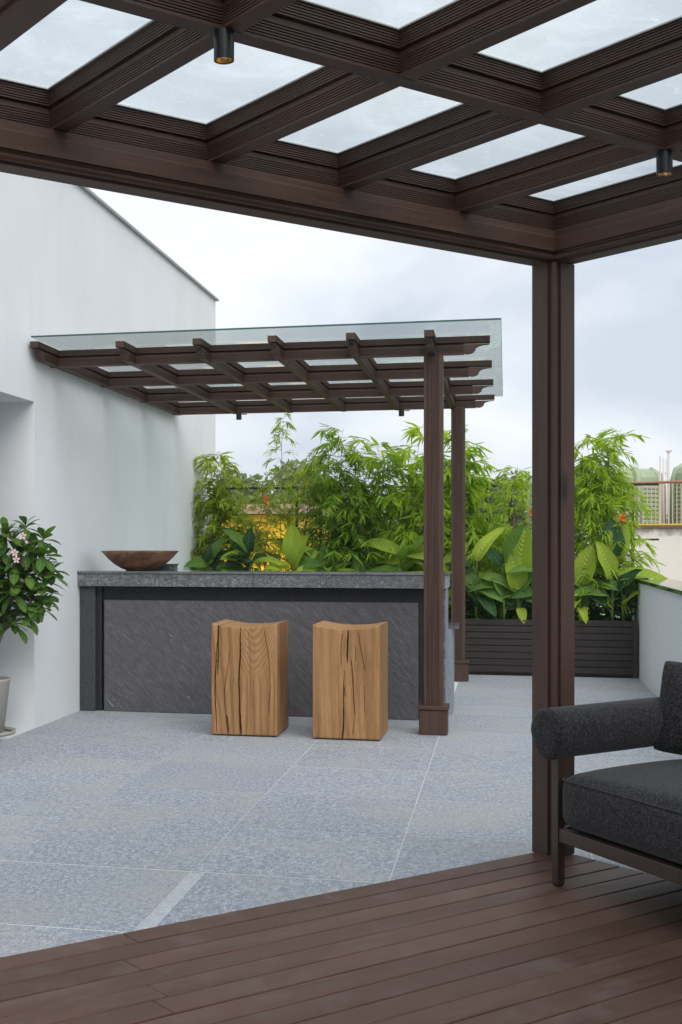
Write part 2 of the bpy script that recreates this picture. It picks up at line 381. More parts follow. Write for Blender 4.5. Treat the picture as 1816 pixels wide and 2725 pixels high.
# ------------------------------------------------------------------ timber deck
deck = struct(MB().box(-5.2, .105, -4.9, .09, -.001, .028).build('timber_deck', flat('deck_joists', (.01,.008,.007), .9), None))
deck.location = (Nx, Ny, 0); deck.rotation_euler = (0, 0, PB)
rd = random.Random(11)
pitch = .1095; k = 0; a = .104
ends = {0: [-1.83], 2: [-1.95], 4: [-2.0], 5: [-2.05]}
while a > -4.6:
    a1 = a; a0 = a - pitch
    cuts = sorted([-5.2] + ([rd.uniform(-4.6, -2.6)] if k not in ends else ends[k] + [-3.9]) + [.104])
    for c0, c1 in zip(cuts, cuts[1:]):
        if c1 - c0 < .12: continue
        g1 = .0032
        o = MB().box(c0+.001, c1-.001, a0+g1, a1-g1, .030, .060).build('board', W_DECK, deck, bevel=.0025)
        o.location.z = rd.uniform(-.0012, .0006)
    a = a0; k += 1

# ------------------------------------------------------------------ timber profiles
def rib_side(hw, h=.115, s=1.0):
    # right-hand side from bottom to top, ribbed lower board, smooth band, ribbed upper board standing proud
    p = [(hw, 0), (hw, .008*s)]
    z = .008*s; n = 6; st = .0072*s; d = .0055*s
    for i in range(n):
        p += [(hw-d, z+.0004*s), (hw-d, z+.0026*s), (hw, z+.0031*s), (hw, z+st)]; z += st
    p += [(hw-.003*s, z+.001*s), (hw-.003*s, z+.013*s), (hw-.010*s, z+.014*s), (hw-.010*s, z+.017*s), (hw+.007*s, z+.018*s)]
    z += .018*s; top = h; n = 6; st = (top - z - .002*s)/n
    for i in range(n):
        p += [(hw+.007*s, z+st-.0032*s), (hw+.0015*s, z+st-.0027*s), (hw+.0015*s, z+st-.0006*s), (hw+.007*s, z+st)]; z += st
    p += [(hw+.007*s, h)]
    return p
def rib_prof(c, z0, hw=.025, h=.115, zo=0.0):
    r = rib_side(hw, h)
    R = [(c+x, z0+zo+z) for x, z in r]; L = [(c-x, z0+zo+z) for x, z in r][::-1]
    return R + L
def notch_profile(s, bottom_only=False):
    def corner(flip):
        pts = [(.036, 0), (.0355, .013), (.028, .0155)]
        for t in range(0, 7):
            an = radians(-100 - t*70/6*1.0)
            pts.append((.021 + .015*cos(an), .021 + .015*sin(an)))
        pts += [(.0155, .028), (.013, .0355), (0, .036)]
        # symmetric about p=q
        return pts
    out = []
    c = corner(0)
    c[3:10] = [(.021+.015*cos(radians(-88-t*94/6)), .021+.015*sin(radians(-88-t*94/6))) for t in range(7)]
    # corner at (0,0): goes from q=0 edge to p=0 edge  => clockwise; reverse for CCW (p=0 edge -> q=0 edge)
    cc = c[::-1]
    if bottom_only:
        out += [(p, q) for p, q in cc]
        out += [(s-.003, 0), (s, .003)]
        out += [(s, .088), (s-.003, .091), (s-.003, s), (.003, s), (.003, .091), (0, .088)]
    else:
        out += [(p, q) for p, q in cc]
        out += [(s-.003, 0), (s, .003), (s, .010), (s-.002, .012), (s, .014)]
        out += [(s, s-.003), (s-.003, s), (.014, s), (.012, s-.002), (.010, s), (.003, s), (0, s-.003)]
    return out
S = .115
# ------------------------------------------------------------------ large pergola
perg = thing('pergola', 'large dark brown timber pergola with glass roof over the deck, nearest the camera', 'pergola', (Nx, Ny, .06), PB)
zb = 2.325 - .06; zl = 2.44 - .06
B0 = -2.60 - S; A0 = -3.46 - S
pp = notch_profile(S)
for (px, py) in ((0, 0), (B0, 0), (B0, A0), (0, A0)):
    MB().prism([(px+p, py+q) for p, q in pp], 'Z', 0, zb - .001).build('post', W_Z, perg, smooth=False)
bp = notch_profile(S, True)
for y in (0, A0):
    MB().prism([(y+p, zb+q) for p, q in bp], 'X', B0+.0, S-.0).build('beam', W_X, perg)
for x in (0, B0):
    MB().prism([(x+p, zb+.0015+q) for p, q in bp], 'Y', A0, S).build('beam', W_Y, perg)
bspans = [-2.0875, -1.5425, -1.015, -.4735]
aspans = [-.8355, -1.70, -2.565]
for i, b in enumerate(bspans):
    MB().prism(rib_prof(b, zl, zo=.0012), 'Y', A0+.02, S-.02).build('purlin', W_Y, perg)
for i, b in enumerate((.045, B0+.07)):
    MB().prism(rib_prof(b, zl, zo=.0022), 'Y', A0+.04, S-.04).build('purlin', W_Y, perg)
for a in aspans:
    MB().prism(rib_prof(a, zl), 'X', B0+.02, S-.02).build('rafter', W_X, perg)
for a in (.048, A0+.07):
    MB().prism(rib_prof(a, zl), 'X', B0+.05, S-.05).build('rafter', W_X, perg)
bl = [B0+.07] + bspans + [.045]; al = [A0+.07] + aspans[::-1] + [.048]
zg = zl + .118
for i in range(len(bl)-1):
    for j in range(len(al)-1):
        b0, b1, a0, a1 = bl[i], bl[i+1], al[j], al[j+1]
        o = MB().box(-(b1-b0)/2+.003, (b1-b0)/2-.003, -(a1-a0)/2+.003, (a1-a0)/2-.003, 0, .008).build('glass_pane', ROOFG, perg)
        o.location = ((b0+b1)/2, (a0+a1)/2, zg)
        w = .033; q = MB(); rs = random.Random(i*9+j)
        e0, e1, f0, f1 = b0+w, b1-w, a0+w, a1-w; t = .006
        q.box(e0, e1, f1-t, f1, zg-.004, zg-.0004); q.box(e0, e1, f0, f0+t, zg-.004, zg-.0004)
        q.box(e0, e0+t, f0+t, f1-t, zg-.004, zg-.0004); q.box(e1-t, e1, f0+t, f1-t, zg-.004, zg-.0004)
        q.build('sealant', SEAL, perg)
def downlight(b, a, label):
    x, y = abw(a, b)
    t = thing('downlight', label, 'ceiling light', (x, y, 2.44-.068), 0, 'black cylinder downlights under the large pergola')
    r = .0238
    MB().lathe([(0, .068), (r, .068), (r, .0), (r-.0025, .0), (r-.0025, .010)], n=32).build('housing', BLACK, t, smooth=False)
    MB().lathe([(r-.0026, .002), (r-.004, .010), (r-.010, .026), (.004, .034), (0, .034)], n=24).build('reflector', GOLD, t, smooth=True)
    MB().lathe([(0, .006), (.006, .007), (.010, .013), (.009, .02), (.005, .028)], n=14).build('bulb', flat('lamp_crystal', (.9,.85,.7), .12, .6), t, smooth=True)
downlight(-2.100, -.868+.02, 'black cylinder downlight with gold reflector at the upper left of the large pergola ceiling')
downlight(-.478, -.855+.01, 'black cylinder downlight at the right edge, beside the corner post')

# ------------------------------------------------------------------ small canopy
can = thing('bar_canopy', 'small brown timber canopy with glass top over the bar, fixed to the white wall', 'canopy', (0, 0, 0))
cz = 2.488; CH = .115
def tip_profile(x0, x1, z0, h):
    # side outline of the carved lower board end: x0 start of the carving, x1 tip (x increases toward the tip)
    L = x1 - x0; hh = .058
    pts = [(x0-.0005, 0), (x0, 0), (x0+.004, -.0), (x0+.006, .007), (x0+.022, .002)]
    for t in range(1, 7):
        an = t/6*pi/2; pts.append((x0+.022+ .052*sin(an)*L/.16, .002 + .030*(1-cos(an))))
    cx = pts[-1][0]
    for t in range(1, 7):
        an = t/6*pi/2; pts.append((cx + (x1-cx)*(1-cos(an))*1.0, .032 + (hh-.028)*sin(an)))
    pts += [(x1, hh+.006), (x0-.0005, hh+.006)]
    return [(x, z0+z) for x, z in pts]
def lower_prof(c, z0, hw, zo):
    r = [p for p in rib_side(hw) if p[1] <= .0701]
    return [(c+x, z0+zo+z) for x, z in r] + [(c-x, z0+zo+z) for x, z in r][::-1]
def upper_prof(c, z0, hw, zo):
    r = [p for p in rib_side(hw) if p[1] >= .0699]
    return [(c+x, z0+zo+z) for x, z in r] + [(c-x, z0+zo+z) for x, z in r][::-1]
beamY = [8.485, 9.625, 10.735, 11.84]
raftX = [-3.075, -2.515, -1.985, -1.482, -.972, -.475]
for y in beamY:
    m = MB().prism(lower_prof(y, cz, .024, 0), 'X', -3.115, -.27).prism(upper_prof(y, cz, .024, 0), 'X', -3.115, -.10)
    m.prism([(x, z) for x, z in tip_profile(-.27, -.104, cz, CH)], 'Y', y-.022, y+.022)
    m.build('beam', W_X, can)
for i, x in enumerate(raftX):
    ye = 8.16 if i else 8.04
    m = MB().prism(lower_prof(x, cz, .023, .0016), 'Y', ye+.15, 11.92).prism(upper_prof(x, cz, .023, .0016), 'Y', ye, 11.98)
    tp = [(-(p), q) for p, q in tip_profile(0, .146, cz+.0016, CH)]
    # carved end: outline in the YZ plane, extruded along X
    yz = [(ye+.15+p, q) for p, q in tp]
    m.prism(yz[::-1], 'X', x-.021, x+.021)
    m.build('rafter', W_Y, can)
def fluted(s, n=9):
    h = s/2; pts = []
    def side():
        out = [(-h+.004, -h)]
        xs_ = -h+.018; w = (s-.036)/n
        for i in range(n):
            x = xs_ + i*w
            d = .008 if i % 3 != 2 else .004
            out += [(x, -h), (x+w*.12, -h+d), (x+w*.35, -h+d), (x+w*.47, -h)]
        out += [(h-.004, -h)]
        return out
    b = side()
    for k in range(4):
        a = k*pi/2
        pts += [(x*cos(a)-y*sin(a), x*sin(a)+y*cos(a)) for x, y in b]
    return pts
for (x, y) in ((-.464, 8.525), (-.425, 11.87)):
    MB().prism([(x+p, y+q) for p, q in fluted(.124)], 'Z', .02, cz-.001).build('post', W_Z, can)
    pl = MB()
    c = .088
    base_o = MB().box(x-c+.004, x+c-.004, y-c+.004, y+c-.004, .004, .165).build('post_base', W_Z, can)
    for k in range(4):
        for (u0, u1) in ((-.084, -.022), (-.0215, .040), (.0405, .062), (.0625, .082)):
            m = MB(); t = .008
            a = k*pi/2
            vs = []
            bx = [(u0, -c-t+.004), (u1-.001, -c-t+.004), (u1-.001, -c+.0039), (u0, -c+.0039)]
            prof = [(x + p*cos(a) - q*sin(a), y + p*sin(a) + q*cos(a)) for p, q in bx]
            MB().prism(prof, 'Z', .002, .160).build('plank', W_Z, base_o)
    MB().box(x-c-.012, x+c+.012, y-c-.012, y+c+.012, .1655, .190).build('base_cap', W_X, can, bevel=.003)
gz = cz + CH + .012
MB().box(-3.06, -.03, 7.95, 12.08, gz, gz+.010).build('glass_sheet', GLASS, can)
ge = MB().box(-3.06, -.03, 7.9470, 7.9498, gz-.0005, gz+.0105).box(-.0298, -.0270, 7.947, 12.08, gz-.0005, gz+.0105)
ge.build('glass_edge', GLASS_EDGE, can)
MB().box(-1.62, -.03, 10.05, 10.053, gz-.0012, gz-.0002).build('glass_joint', flat('dark_seal', (.03,.03,.03), .6), can)
def spot(x, y, label):
    t = thing('spotlight', label, 'spotlight', (x, y, cz-.001), 0, 'small dark spotlights under the rear beam of the bar canopy')
    MB().lathe([(0, 0), (.026, 0), (.026, -.062), (.022, -.062), (.018, -.05), (0, -.05)], n=20).build('housing', BLACK, t)
    MB().box(.03, .075, -.012, .012, -.016, -.001).build('bracket', flat('grey_bracket', (.2,.2,.19), .5), t, bevel=.002)
spot(-2.46, 11.80, 'small dark spotlight hanging under the canopy near the white wall')
spot(-.935, 11.80, 'small dark spotlight hanging under the canopy just left of the front post')

# ------------------------------------------------------------------ white building wall on the left
wall = thing('white_building', 'white plastered building wall on the left with a sloping view of its top edge', 'building', (0, 0, 0))
m = MB()
zt = 3.93
m.box(-8, WX, 8.165, 13.70, -.06, zt)                # beyond the doorway
m.box(-8, WX, 6.85, 8.165, 2.215, zt)                # lintel zone
m.box(-8, WX, -4, 6.85, -.06, zt)
m.build('wall', PLAST, wall)
m = MB(); m.box(-8, -4.05, 6.85, 8.165, -.06, 2.215); m.build('recess_wall', PLAST, wall)
MB().box(-8.02, WX+.03, -4.02, 13.74, zt+.001, zt+.022).build('coping', COPING, wall)
MB().box(-4.046, -4.0, 6.95, 8.05, 0, 2.1).build('door', flat('grey_door', (.25,.26,.27), .4), wall)

# ------------------------------------------------------------------ right parapet
par = thing('parapet_wall', 'low white parapet wall on the right with polished green granite coping', 'wall', (0, 0, 0))
MB().box(PXW, PXW+.20, -5.9, 13.35, -.06, .892).build('wall', PLAST, par)
cop = Mat('polished_green_granite'); cop.set(Base_Color=cop.ramp(cop.noise(cop.map(), 120, 5, .7), [(.35, (.018,.028,.022)), (.6, (.05,.07,.055))]), Roughness=.05, Specular_IOR_Level=.9, IOR=1.7)
MB().box(PXW-.022, PXW+.30, -5.9, 13.36, .893, .925).build('coping', cop.m, par, bevel=.002)

# ------------------------------------------------------------------ stone bar
bar = thing('stone_bar', 'long grey granite bar counter with slate front panel against the white wall', 'bar counter', (-1.77, 9.1, 0))
bx = 1.77; BY = -9.1
def bb(n, mat, x0, x1, y0, y1, z0, z1, bevel=.0015):
    return MB().box(x0+bx, x1+bx, y0+BY, y1+BY, z0, z1).build(n, mat, bar, bevel=bevel)
XR = -.412
bb('carcass', RECESS, -3.112, XR-.045, 9.17, 9.50, .001, .925, 0)
bb('slate_panel', SLATE, -2.932, -.605, 9.12, 9.17, .001, .832, .003)
bb('leg', GRAN_LEG, -3.116, -2.995, 9.10, 9.168, .001, .934)
bb('recess_strip', RECESS, -2.992, -2.955, 9.135, 9.168, .001, .934, 0)
bb('leg', GRAN, -.485, XR-.0012, 9.10, 9.168, .001, .934)
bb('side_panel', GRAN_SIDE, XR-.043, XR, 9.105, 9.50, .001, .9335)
bb('front_fascia', GRAN, -3.117, -1.785, 9.055, 9.085, .936, 1.030)
bb('front_fascia', GRAN, -1.782, XR-.004, 9.055, 9.085, .936, 1.030)
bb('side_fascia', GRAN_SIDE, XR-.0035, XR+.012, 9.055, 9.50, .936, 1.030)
bb('soffit', RECESS, -3.11, XR-.006, 9.086, 9.498, .937, .95, 0)
bb('countertop', GRAN_TOP, -3.119, -1.784, 9.045, 9.53, 1.031, 1.049, .002)
bb('countertop', GRAN_TOP, -1.782, XR+.028, 9.045, 9.53, 1.031, 1.049, .002)
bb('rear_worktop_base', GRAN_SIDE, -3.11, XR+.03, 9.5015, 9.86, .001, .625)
bb('rear_worktop', GRAN_TOP, -3.115, XR+.075, 9.5015, 9.90, .626, .648)
tr = thing('stone_block', 'small grey granite block on the bar behind the wooden bowl', 'stone block', (-2.60, 9.46, 1.049))
MB().box(-.15, .14, -.03, .03, .0005, .040).build('block', GRAN, tr, bevel=.001); MB().box(-.155, .147, -.035, .035, .0405, .050).build('top_slab', GRAN_TOP, tr)

# bowl
bw = thing('wooden_bowl', 'wide shallow dark wooden bowl on the left end of the bar', 'bowl', (-2.705, 9.30, 1.0495))
prof_o = [(0, 0), (.105, 0), (.112, .006), (.15, .020), (.20, .052), (.245, .092), (.278, .128), (.294, .146), (.292, .150), (.284, .148)]
prof_i = [(.284, .148), (.262, .122), (.225, .085), (.17, .045), (.10, .024), (0, .018)]
MB().lathe(prof_o, n=64).build('bowl_body', BOWL, bw, smooth=True); MB().lathe(prof_i, n=64).build('bowl_inside', BOWL, bw, smooth=True)

# ------------------------------------------------------------------ stump stools
def stool(x0, y0, w, d, h, cracks, mat, label, seed):
    t = thing('stump_stool', label, 'stool', (x0 + w/2, y0 + d/2, 0), radians(.6*seed), 'solid oak block stools in front of the bar')
    rs = random.Random(seed); NX, NZ = 200, 90; bz = .010
    def crack_depth(fx, fz, wob):
        dep = 0
        for (pts, wd, dp) in cracks:
            z0_, z1_ = pts[0][1], pts[-1][1]
            if fz > max(z0_, z1_) or fz < min(z0_, z1_): continue
            for (xa, za), (xb, zb_) in zip(pts, pts[1:]):
                if min(za, zb_) <= fz <= max(za, zb_):
                    q = (fz-za)/(zb_-za) if zb_ != za else 0
                    xc = xa + (xb-xa)*q + wob(fz, wd)
                    tot = (fz - z0_)/(z1_-z0_) if z1_ != z0_ else .5
                    ww = wd * (1 - abs(2*tot-1)**4 * .85) * (1 if len(pts) < 9 else 1)
                    dd = abs(fx-xc)*w
                    if dd < ww/2: dep = max(dep, dp*(1-(dd/(ww/2))**2*.4))
        return dep
    wob = lambda z, wd: .003*sin(z*17+wd*900) + .0015*sin(z*57+wd*400)
    def top(fx): return h - .026*(1-(2*fx-1)**2)
    vs = []; fs = []
    r = .004
    for j in range(NZ+1):
        fz = j/NZ
        for i in range(NX+1):
            fx = i/NX
            X = -w/2 + w*fx; Z = bz + (top(fx)-bz)*fz
            ex = min(fx, 1-fx)*w; ez = min(fz, 1-fz)*h
            rd_ = (max(0, r-ex)/r)**2*r + (max(0, r-ez)/r)**2*r*.6
            Y = -d/2 + crack_depth(fx, fz, wob) + rd_
            vs.append((X, Y, Z))
    W1 = NX+1
    for j in range(NZ):
        for i in range(NX):
            fs.append((j*W1+i, j*W1+i+1, (j+1)*W1+i+1, (j+1)*W1+i))
    m = MB().add(vs, fs)
    # top, sides, back, bottom
    n0 = len(m.v); NT = 24; ND = 10
    vt = []
    for jj in range(ND+1):
        for ii in range(NT+1):
            fx = ii/NT; sx = (min(fx, 1-fx)*w < .004)
            vt.append((-w/2+w*fx, -d/2+.003+(d-.003)*jj/ND, top(fx)-.0006))
    ft = [(j*(NT+1)+i, j*(NT+1)+i+1, (j+1)*(NT+1)+i+1, (j+1)*(NT+1)+i) for j in range(ND) for i in range(NT)]
    m.add(vt, ft)
    hs = top(0)
    m.add([(w/2,-d/2+.0035,bz),(w/2,d/2,bz),(w/2,d/2,hs),(w/2,-d/2+.0035,hs)], [(0,1,2,3)])
    m.add([(-w/2,-d/2+.0035,bz),(-w/2,d/2,bz),(-w/2,d/2,hs),(-w/2,-d/2+.0035,hs)], [(3,2,1,0)])
    back = [(-w/2+w*i/NT, d/2, top(i/NT)) for i in range(NT+1)]
    m.add(back + [(w/2, d/2, bz), (-w/2, d/2, bz)], [tuple(range(NT+3))])
    m.add([(-w/2,-d/2+.003,bz),(w/2,-d/2+.003,bz),(w/2,d/2,bz),(-w/2,d/2,bz)], [(3,2,1,0)])
    m.build('block', mat, t)
    MB().box(-w/2+.012, w/2-.012, -d/2+.012, d/2-.012, 0, bz+.001).build('foot_plate', BLACK, t)
c1 = [([(.085,.0),(.06,.30),(.055,.52),(.07,.60),(.10,.99)], .006, .035), ([(.10,.55),(.105,.8),(.115,.999)], .009, .04),
      ([(.46,.0),(.43,.28),(.42,.5),(.44,.75),(.445,1.0)], .009, .045), ([(.455,.0),(.44,.12),(.428,.25)], .012, .05),
      ([(.255,.0),(.235,.14),(.20,.28),(.205,.42),(.235,.55),(.285,.80)], .003, .012), ([(.26,.0),(.25,.10),(.235,.17)], .011, .03),
      ([(.60,.05),(.585,.3),(.60,.55),(.59,.72),(.565,.98)], .0022, .006),
      ([(.88,.15),(.875,.3),(.90,.42),(.885,.60),(.86,.75),(.80,1.0)], .003, .012)]
c2 = [([(.44,.0),(.465,.2),(.46,.40),(.465,.55),(.47,.62)], .0045, .03), ([(.45,.0),(.46,.12),(.465,.3)], .007, .035),
      ([(.515,.70),(.522,.85),(.525,1.0)], .011, .045), ([(.63,.18),(.61,.4),(.595,.55),(.575,.73)], .005, .025),
      ([(.43,.64),(.42,.8),(.45,.98)], .003, .015), ([(.68,.98),(.72,.8),(.78,.6)], .0028, .012), ([(.64,.7),(.635,.86)], .0026, .012),
      ([(.60,.03),(.62,.14),(.63,.22)], .003, .01), ([(.77,.25),(.765,.5)], .0022, .008), ([(.49,.38),(.465,.5)], .004, .02)]
stool(-1.878, 8.115, .435, .475, .733, c1, OAK1, 'solid oak block stool with wavy grain and long dark cracks, nearer the white wall', 1)
stool(-1.205, 8.10, .432, .490, .733, c2, OAK2, 'solid oak block stool with smoother face and short central cracks, nearer the canopy post', -1)

# ------------------------------------------------------------------ planter
plr = thing('planter_box', 'long dark ribbed timber planter box along the rear of the terrace', 'planter', (0, 12.42, 0))
PZ = .535; PX0, PX1 = -3.11, 1.195
nb = 8; bh = (PZ-.03)/nb
for k in range(nb):
    z0 = .028 + k*bh
    for (x0, x1) in ((PX0, -1.0), (-.998, PX1-.04)):
        p = [(.018, 0), (.018, bh-.001), (.004, bh-.001)]
        zz = bh-.004; nrib = 4
        for i in range(nrib):
            p += [(-.004, zz), (-.004, zz-.008), (.001, zz-.0085), (.001, zz-.0115)]; zz -= .0125
        p += [(.002, zz), (.006, .004), (.008, 0)]
        MB().prism([(q[0], z0+q[1]) for q in p][::-1], 'X', x0, x1).build('slat', W_PL, plr)
MB().box(PX1-.038, PX1, -.006, .03, .004, PZ+.005).build('corner_post', W_PL, plr, bevel=.002)
MB().box(PX0, PX1-.04, .0185, .03, .004, PZ-.01).build('backing', flat('planter_core', (.008,.007,.007), .9), plr)
MB().box(PX0, PX1, .55, .58, .004, PZ).build('rear_panel', W_PL, plr)
MB().box(PX0, PX1-.04, .0305, .549, .004, PZ-.045).build('soil', SOIL, plr)

# ------------------------------------------------------------------ fence
fen = thing('railing', 'thin black metal railing behind the planter', 'railing', (0, 13.12, 0))
R = .011
def rail(n, *a): MB().box(*a).build(n, FENCE, fen)
rail('rail', -3.08, 1.46, -.012, .012, 1.822, 1.846)
rail('rail', -3.08, 1.46, -.010, .010, 1.285, 1.303)
for x in (-3.0, -2.12, -1.87, -1.15, -.915, -.19, .045, .97, 1.215):
    MB().box(x-.014, x+.014, -.0135, .0135, -.03, 1.88 if x in (-.19, -.915, -1.87) else 1.850).build('post', FENCE, fen)

# ------------------------------------------------------------------ foliage tools
def leafmesh(name, L, w, mat, stations=4, fold=.25, droop=.25, shape='lance', uv=False, cross=2, wave=0.0, seed=0):
    rs = random.Random(seed)
    vs = []; uvs = []; rows = stations+1
    for i in range(rows):
        t = i/stations
        if shape == 'lance': ww = w*(sin(pi*min(1, t**.75)))**.8 if 0 < t < 1 else 0
        elif shape == 'obov': ww = w*(.10 + .95*sin(pi*(t**1.55)*.93)**.8) if 0 < t < 1 else (w*.06 if t == 0 else w*.12)
        else: ww = w*(sin(pi*(t**.72))**.60) if 0 < t < 1 else (.0)
        x = L*t*(1-.15*droop*t); z = -L*droop*t*t
        for k in range(-cross, cross+1):
            q = k/cross
            zz = z + abs(q)**1.3*ww*.5*fold*2 - abs(q)**3*ww*.5*fold*1.0 + (wave*w*1.6*sin(t*11+seed+k)*abs(q) if wave else 0)
            vs.append((x, q*ww*.5, zz)); uvs.append((q, t))
    C = 2*cross+1
    fs = [(i*C+k, i*C+k+1, (i+1)*C+k+1, (i+1)*C+k) for i in range(stations) for k in range(C-1)]
    m = bpy.data.meshes.new(name); m.from_pydata(vs, [], fs)
    if uv:
        ul = m.uv_layers.new(name='uv')
        for lp in m.loops: ul.data[lp.index].uv = uvs[lp.vertex_index]
    m.shade_smooth(); m.materials.append(mat); return m
def frame(d, up=(0,0,1), roll=0):
    d = Vector(d).normalized(); u = Vector(up)
    if abs(d.dot(u)) > .97: u = Vector((0, 1, .1))
    y = u.cross(d).normalized(); z = d.cross(y).normalized()
    m = Matrix((d, y, z)).transposed()
    if roll: m = m @ Matrix.Rotation(roll, 3, 'X')
    return m
# six-vertex bamboo leaf used for the joined foliage
def addleaf(V, F, p, M3, L, w, curl):
    o = len(V)
    pts = [(0,0,0), (.30,.5,.06), (.30,-.5,.06), (.65,.42,-.02-curl*.4), (.65,-.42,-.02-curl*.4), (1,0,-.05-curl), (.32,0,0), (.66,0,-.07-curl*.4)]
    for x, y, z in pts:
        v = M3 @ Vector((x*L, y*w, z*L if abs(z) > .061 or x > .5 else z*w*2)); V.append((p[0]+v[0], p[1]+v[1], p[2]+v[2]))
    F += [(o, o+6, o+1), (o, o+2, o+6), (o+6, o+7, o+3, o+1), (o+2, o+4, o+7, o+6), (o+7, o+5, o+3), (o+4, o+5, o+7)]
leafV, leafF = [], []
addleaf(leafV, leafF, (0,0,0), Matrix.Identity(3), 1.0, .13, .12)
def unit_leaf(mat):
    m = bpy.data.meshes.new('leaf'); m.from_pydata(leafV, [], leafF); m.shade_smooth(); m.materials.append(mat); return m
UL = {}
def bamboo(label, x, y, h, culms, spread, lean, leafL, mat, seed, dens=1.0, z0=.49, start=.12, blen=.32, nind=110, wmul=1.0, name='bamboo', leantop=(0, 0)):
    rs = random.Random(seed)
    t = thing(name, label, 'bamboo', (x, y, z0))
    L = []   # leaves
    tw = MB()
    for c in range(culms):
        a = rs.uniform(0, 2*pi); r = rs.uniform(0, spread*.35)
        bx_, by_ = r*cos(a), r*sin(a)*.5
        la = rs.uniform(0, 2*pi); ln = rs.uniform(.3, 1)*lean
        hh = (h-z0)*(1.0 if c == 0 else rs.uniform(.55, .98))
        pts = []; n = 12
        for i in range(n+1):
            q = i/n
            dx = cos(la)*ln*q*q*hh + leantop[0]*q*q + .01*sin(i*1.7+c); dy = sin(la)*ln*q*q*hh*.5 + leantop[1]*q*q
            pts.append((bx_+dx, max(-.16, min(.35, by_+dy)), hh*(q - .10*ln*q**3)))
        rad = [max(.0016, .0075*(1-.85*i/n)) for i in range(n+1)]
        MB().tube(pts, rad, 6).build('culm', CULM, t, smooth=True)
        # branches
        nodes = int(hh/.075)
        for k in range(nodes):
            q = start + (1-start)*(k+.5)/nodes
            i = min(n-1, int(q*n)); f = q*n - i
            P = Vector(pts[i]).lerp(Vector(pts[i+1]), f)
            nbr = 3 if rs.random() < .6 else 2
            for b in range(nbr):
                if rs.random() > dens: continue
                ba = rs.uniform(0, 2*pi); bl_ = blen*rs.uniform(.4, 1.15)*(1.0 - .45*max(0, q-.75)/.25)
                d = Vector((cos(ba), sin(ba)*.75, rs.uniform(.35, 1.1))).normalized()
                bp_ = [P]; cur = P.copy(); m_ = 4
                for s_ in range(m_):
                    d = (d + Vector((0, 0, -.28)) + Vector((rs.uniform(-.15,.15), rs.uniform(-.15,.15), 0))).normalized()
                    cur = cur + d*bl_/m_; bp_.append(cur.copy())
                    cnt = 3 if s_ < m_-1 else 6
                    for l in range(rs.randint(cnt-1, cnt+1)):
                        sp = rs.uniform(-1, 1)
                        side = Vector((-d.y, d.x, 0))
                        ld = (d*rs.uniform(.5, 1.0) + side*sp*.9 + Vector((0,0,rs.uniform(-.75, .25)))).normalized()
                        L.append((cur + d*rs.uniform(-.03, .02), ld, rs.uniform(-.9, .9), leafL*rs.uniform(.55, 1.15), rs.uniform(0, .35)))
                tw.tube(bp_, [.0022, .0018, .0015, .0012, .0008], 3, cap=False)
    tw.build('twigs', CULM, t)['kind'] = 'stuff'
    # the leaves that show best become parts
    L.sort(key=lambda l: l[0].y*1.0 - l[0].z*.25 + rs.uniform(0, .12))
    if mat.name not in UL: UL[mat.name] = unit_leaf(mat)
    for (p, d, roll, ll, cu) in L[:nind]:
        M3 = frame(d, roll=roll); M4 = Matrix.Translation(p) @ M3.to_4x4() @ Matrix.Diagonal((ll, ll*wmul, ll, 1))
        link('leaf', UL[mat.name], mat, t, matrix=M4)
    V, F = [], []
    for (p, d, roll, ll, cu) in L[nind:]:
        addleaf(V, F, p, frame(d, roll=roll), ll, ll*.13*wmul, cu)
    MBx = MB(); MBx.v, MBx.f = V, F
    o = MBx.build('foliage', mat, t, smooth=True); o['kind'] = 'stuff'
    return t
bamboo('bushy green bamboo against the white wall, leftmost in the planter', -2.80, 12.86, 2.22, 5, .75, .30, .145, BAM_F, 21, .85, blen=.32, start=.45)
bamboo('tall thin single bamboo cane rising above all others, under the canopy', -2.26, 12.86, 2.60, 1, .05, .02, .085, BAM_L, 22, .55, blen=.14, start=.45, nind=60)
bamboo('feathery yellow green bamboo behind the thin tall cane', -2.25, 12.86, 2.02, 6, .8, .22, .085, BAM_F, 23, .95, blen=.24, wmul=.9, start=.42)
bamboo('thin small bamboo with one bare pointed shoot', -1.98, 12.86, 2.22, 3, .3, .12, .075, BAM_F, 24, .7, blen=.2, nind=60)
bamboo('dense dark green drooping bamboo in the middle of the planter', -1.58, 12.86, 2.44, 8, .75, .30, .155, BAM_D, 25, .85, blen=.40, nind=200)
bamboo('airy bright green bamboo with long leaves left of the front post', -.93, 12.86, 2.50, 6, .6, .26, .185, BAM_L, 26, .7, blen=.34, wmul=1.15, nind=160)
bamboo('bright green bamboo between the two canopy posts', -.50, 12.86, 2.42, 5, .35, .16, .17, BAM_L, 27, .8, blen=.30, wmul=1.1)
bamboo('low fresh green bamboo just right of the rear canopy post', -.22, 12.86, 1.60, 5, .5, .2, .11, BAM_L, 28, .8, blen=.26)
bamboo('slim upright bamboo left of the large corner post', .10, 12.86, 2.03, 4, .35, .10, .11, BAM_L, 29, .8, blen=.24)
bamboo('large spreading bamboo right of the corner post', .80, 12.86, 2.40, 7, .60, .24, .15, BAM_L, 30, .85, blen=.36, nind=200)
bamboo('sparse bamboo leaning over the parapet end, rightmost in the planter', 1.10, 12.86, 1.95, 3, .3, .2, .15, BAM_L, 31, .65, blen=.32, leantop=(.06, 0))

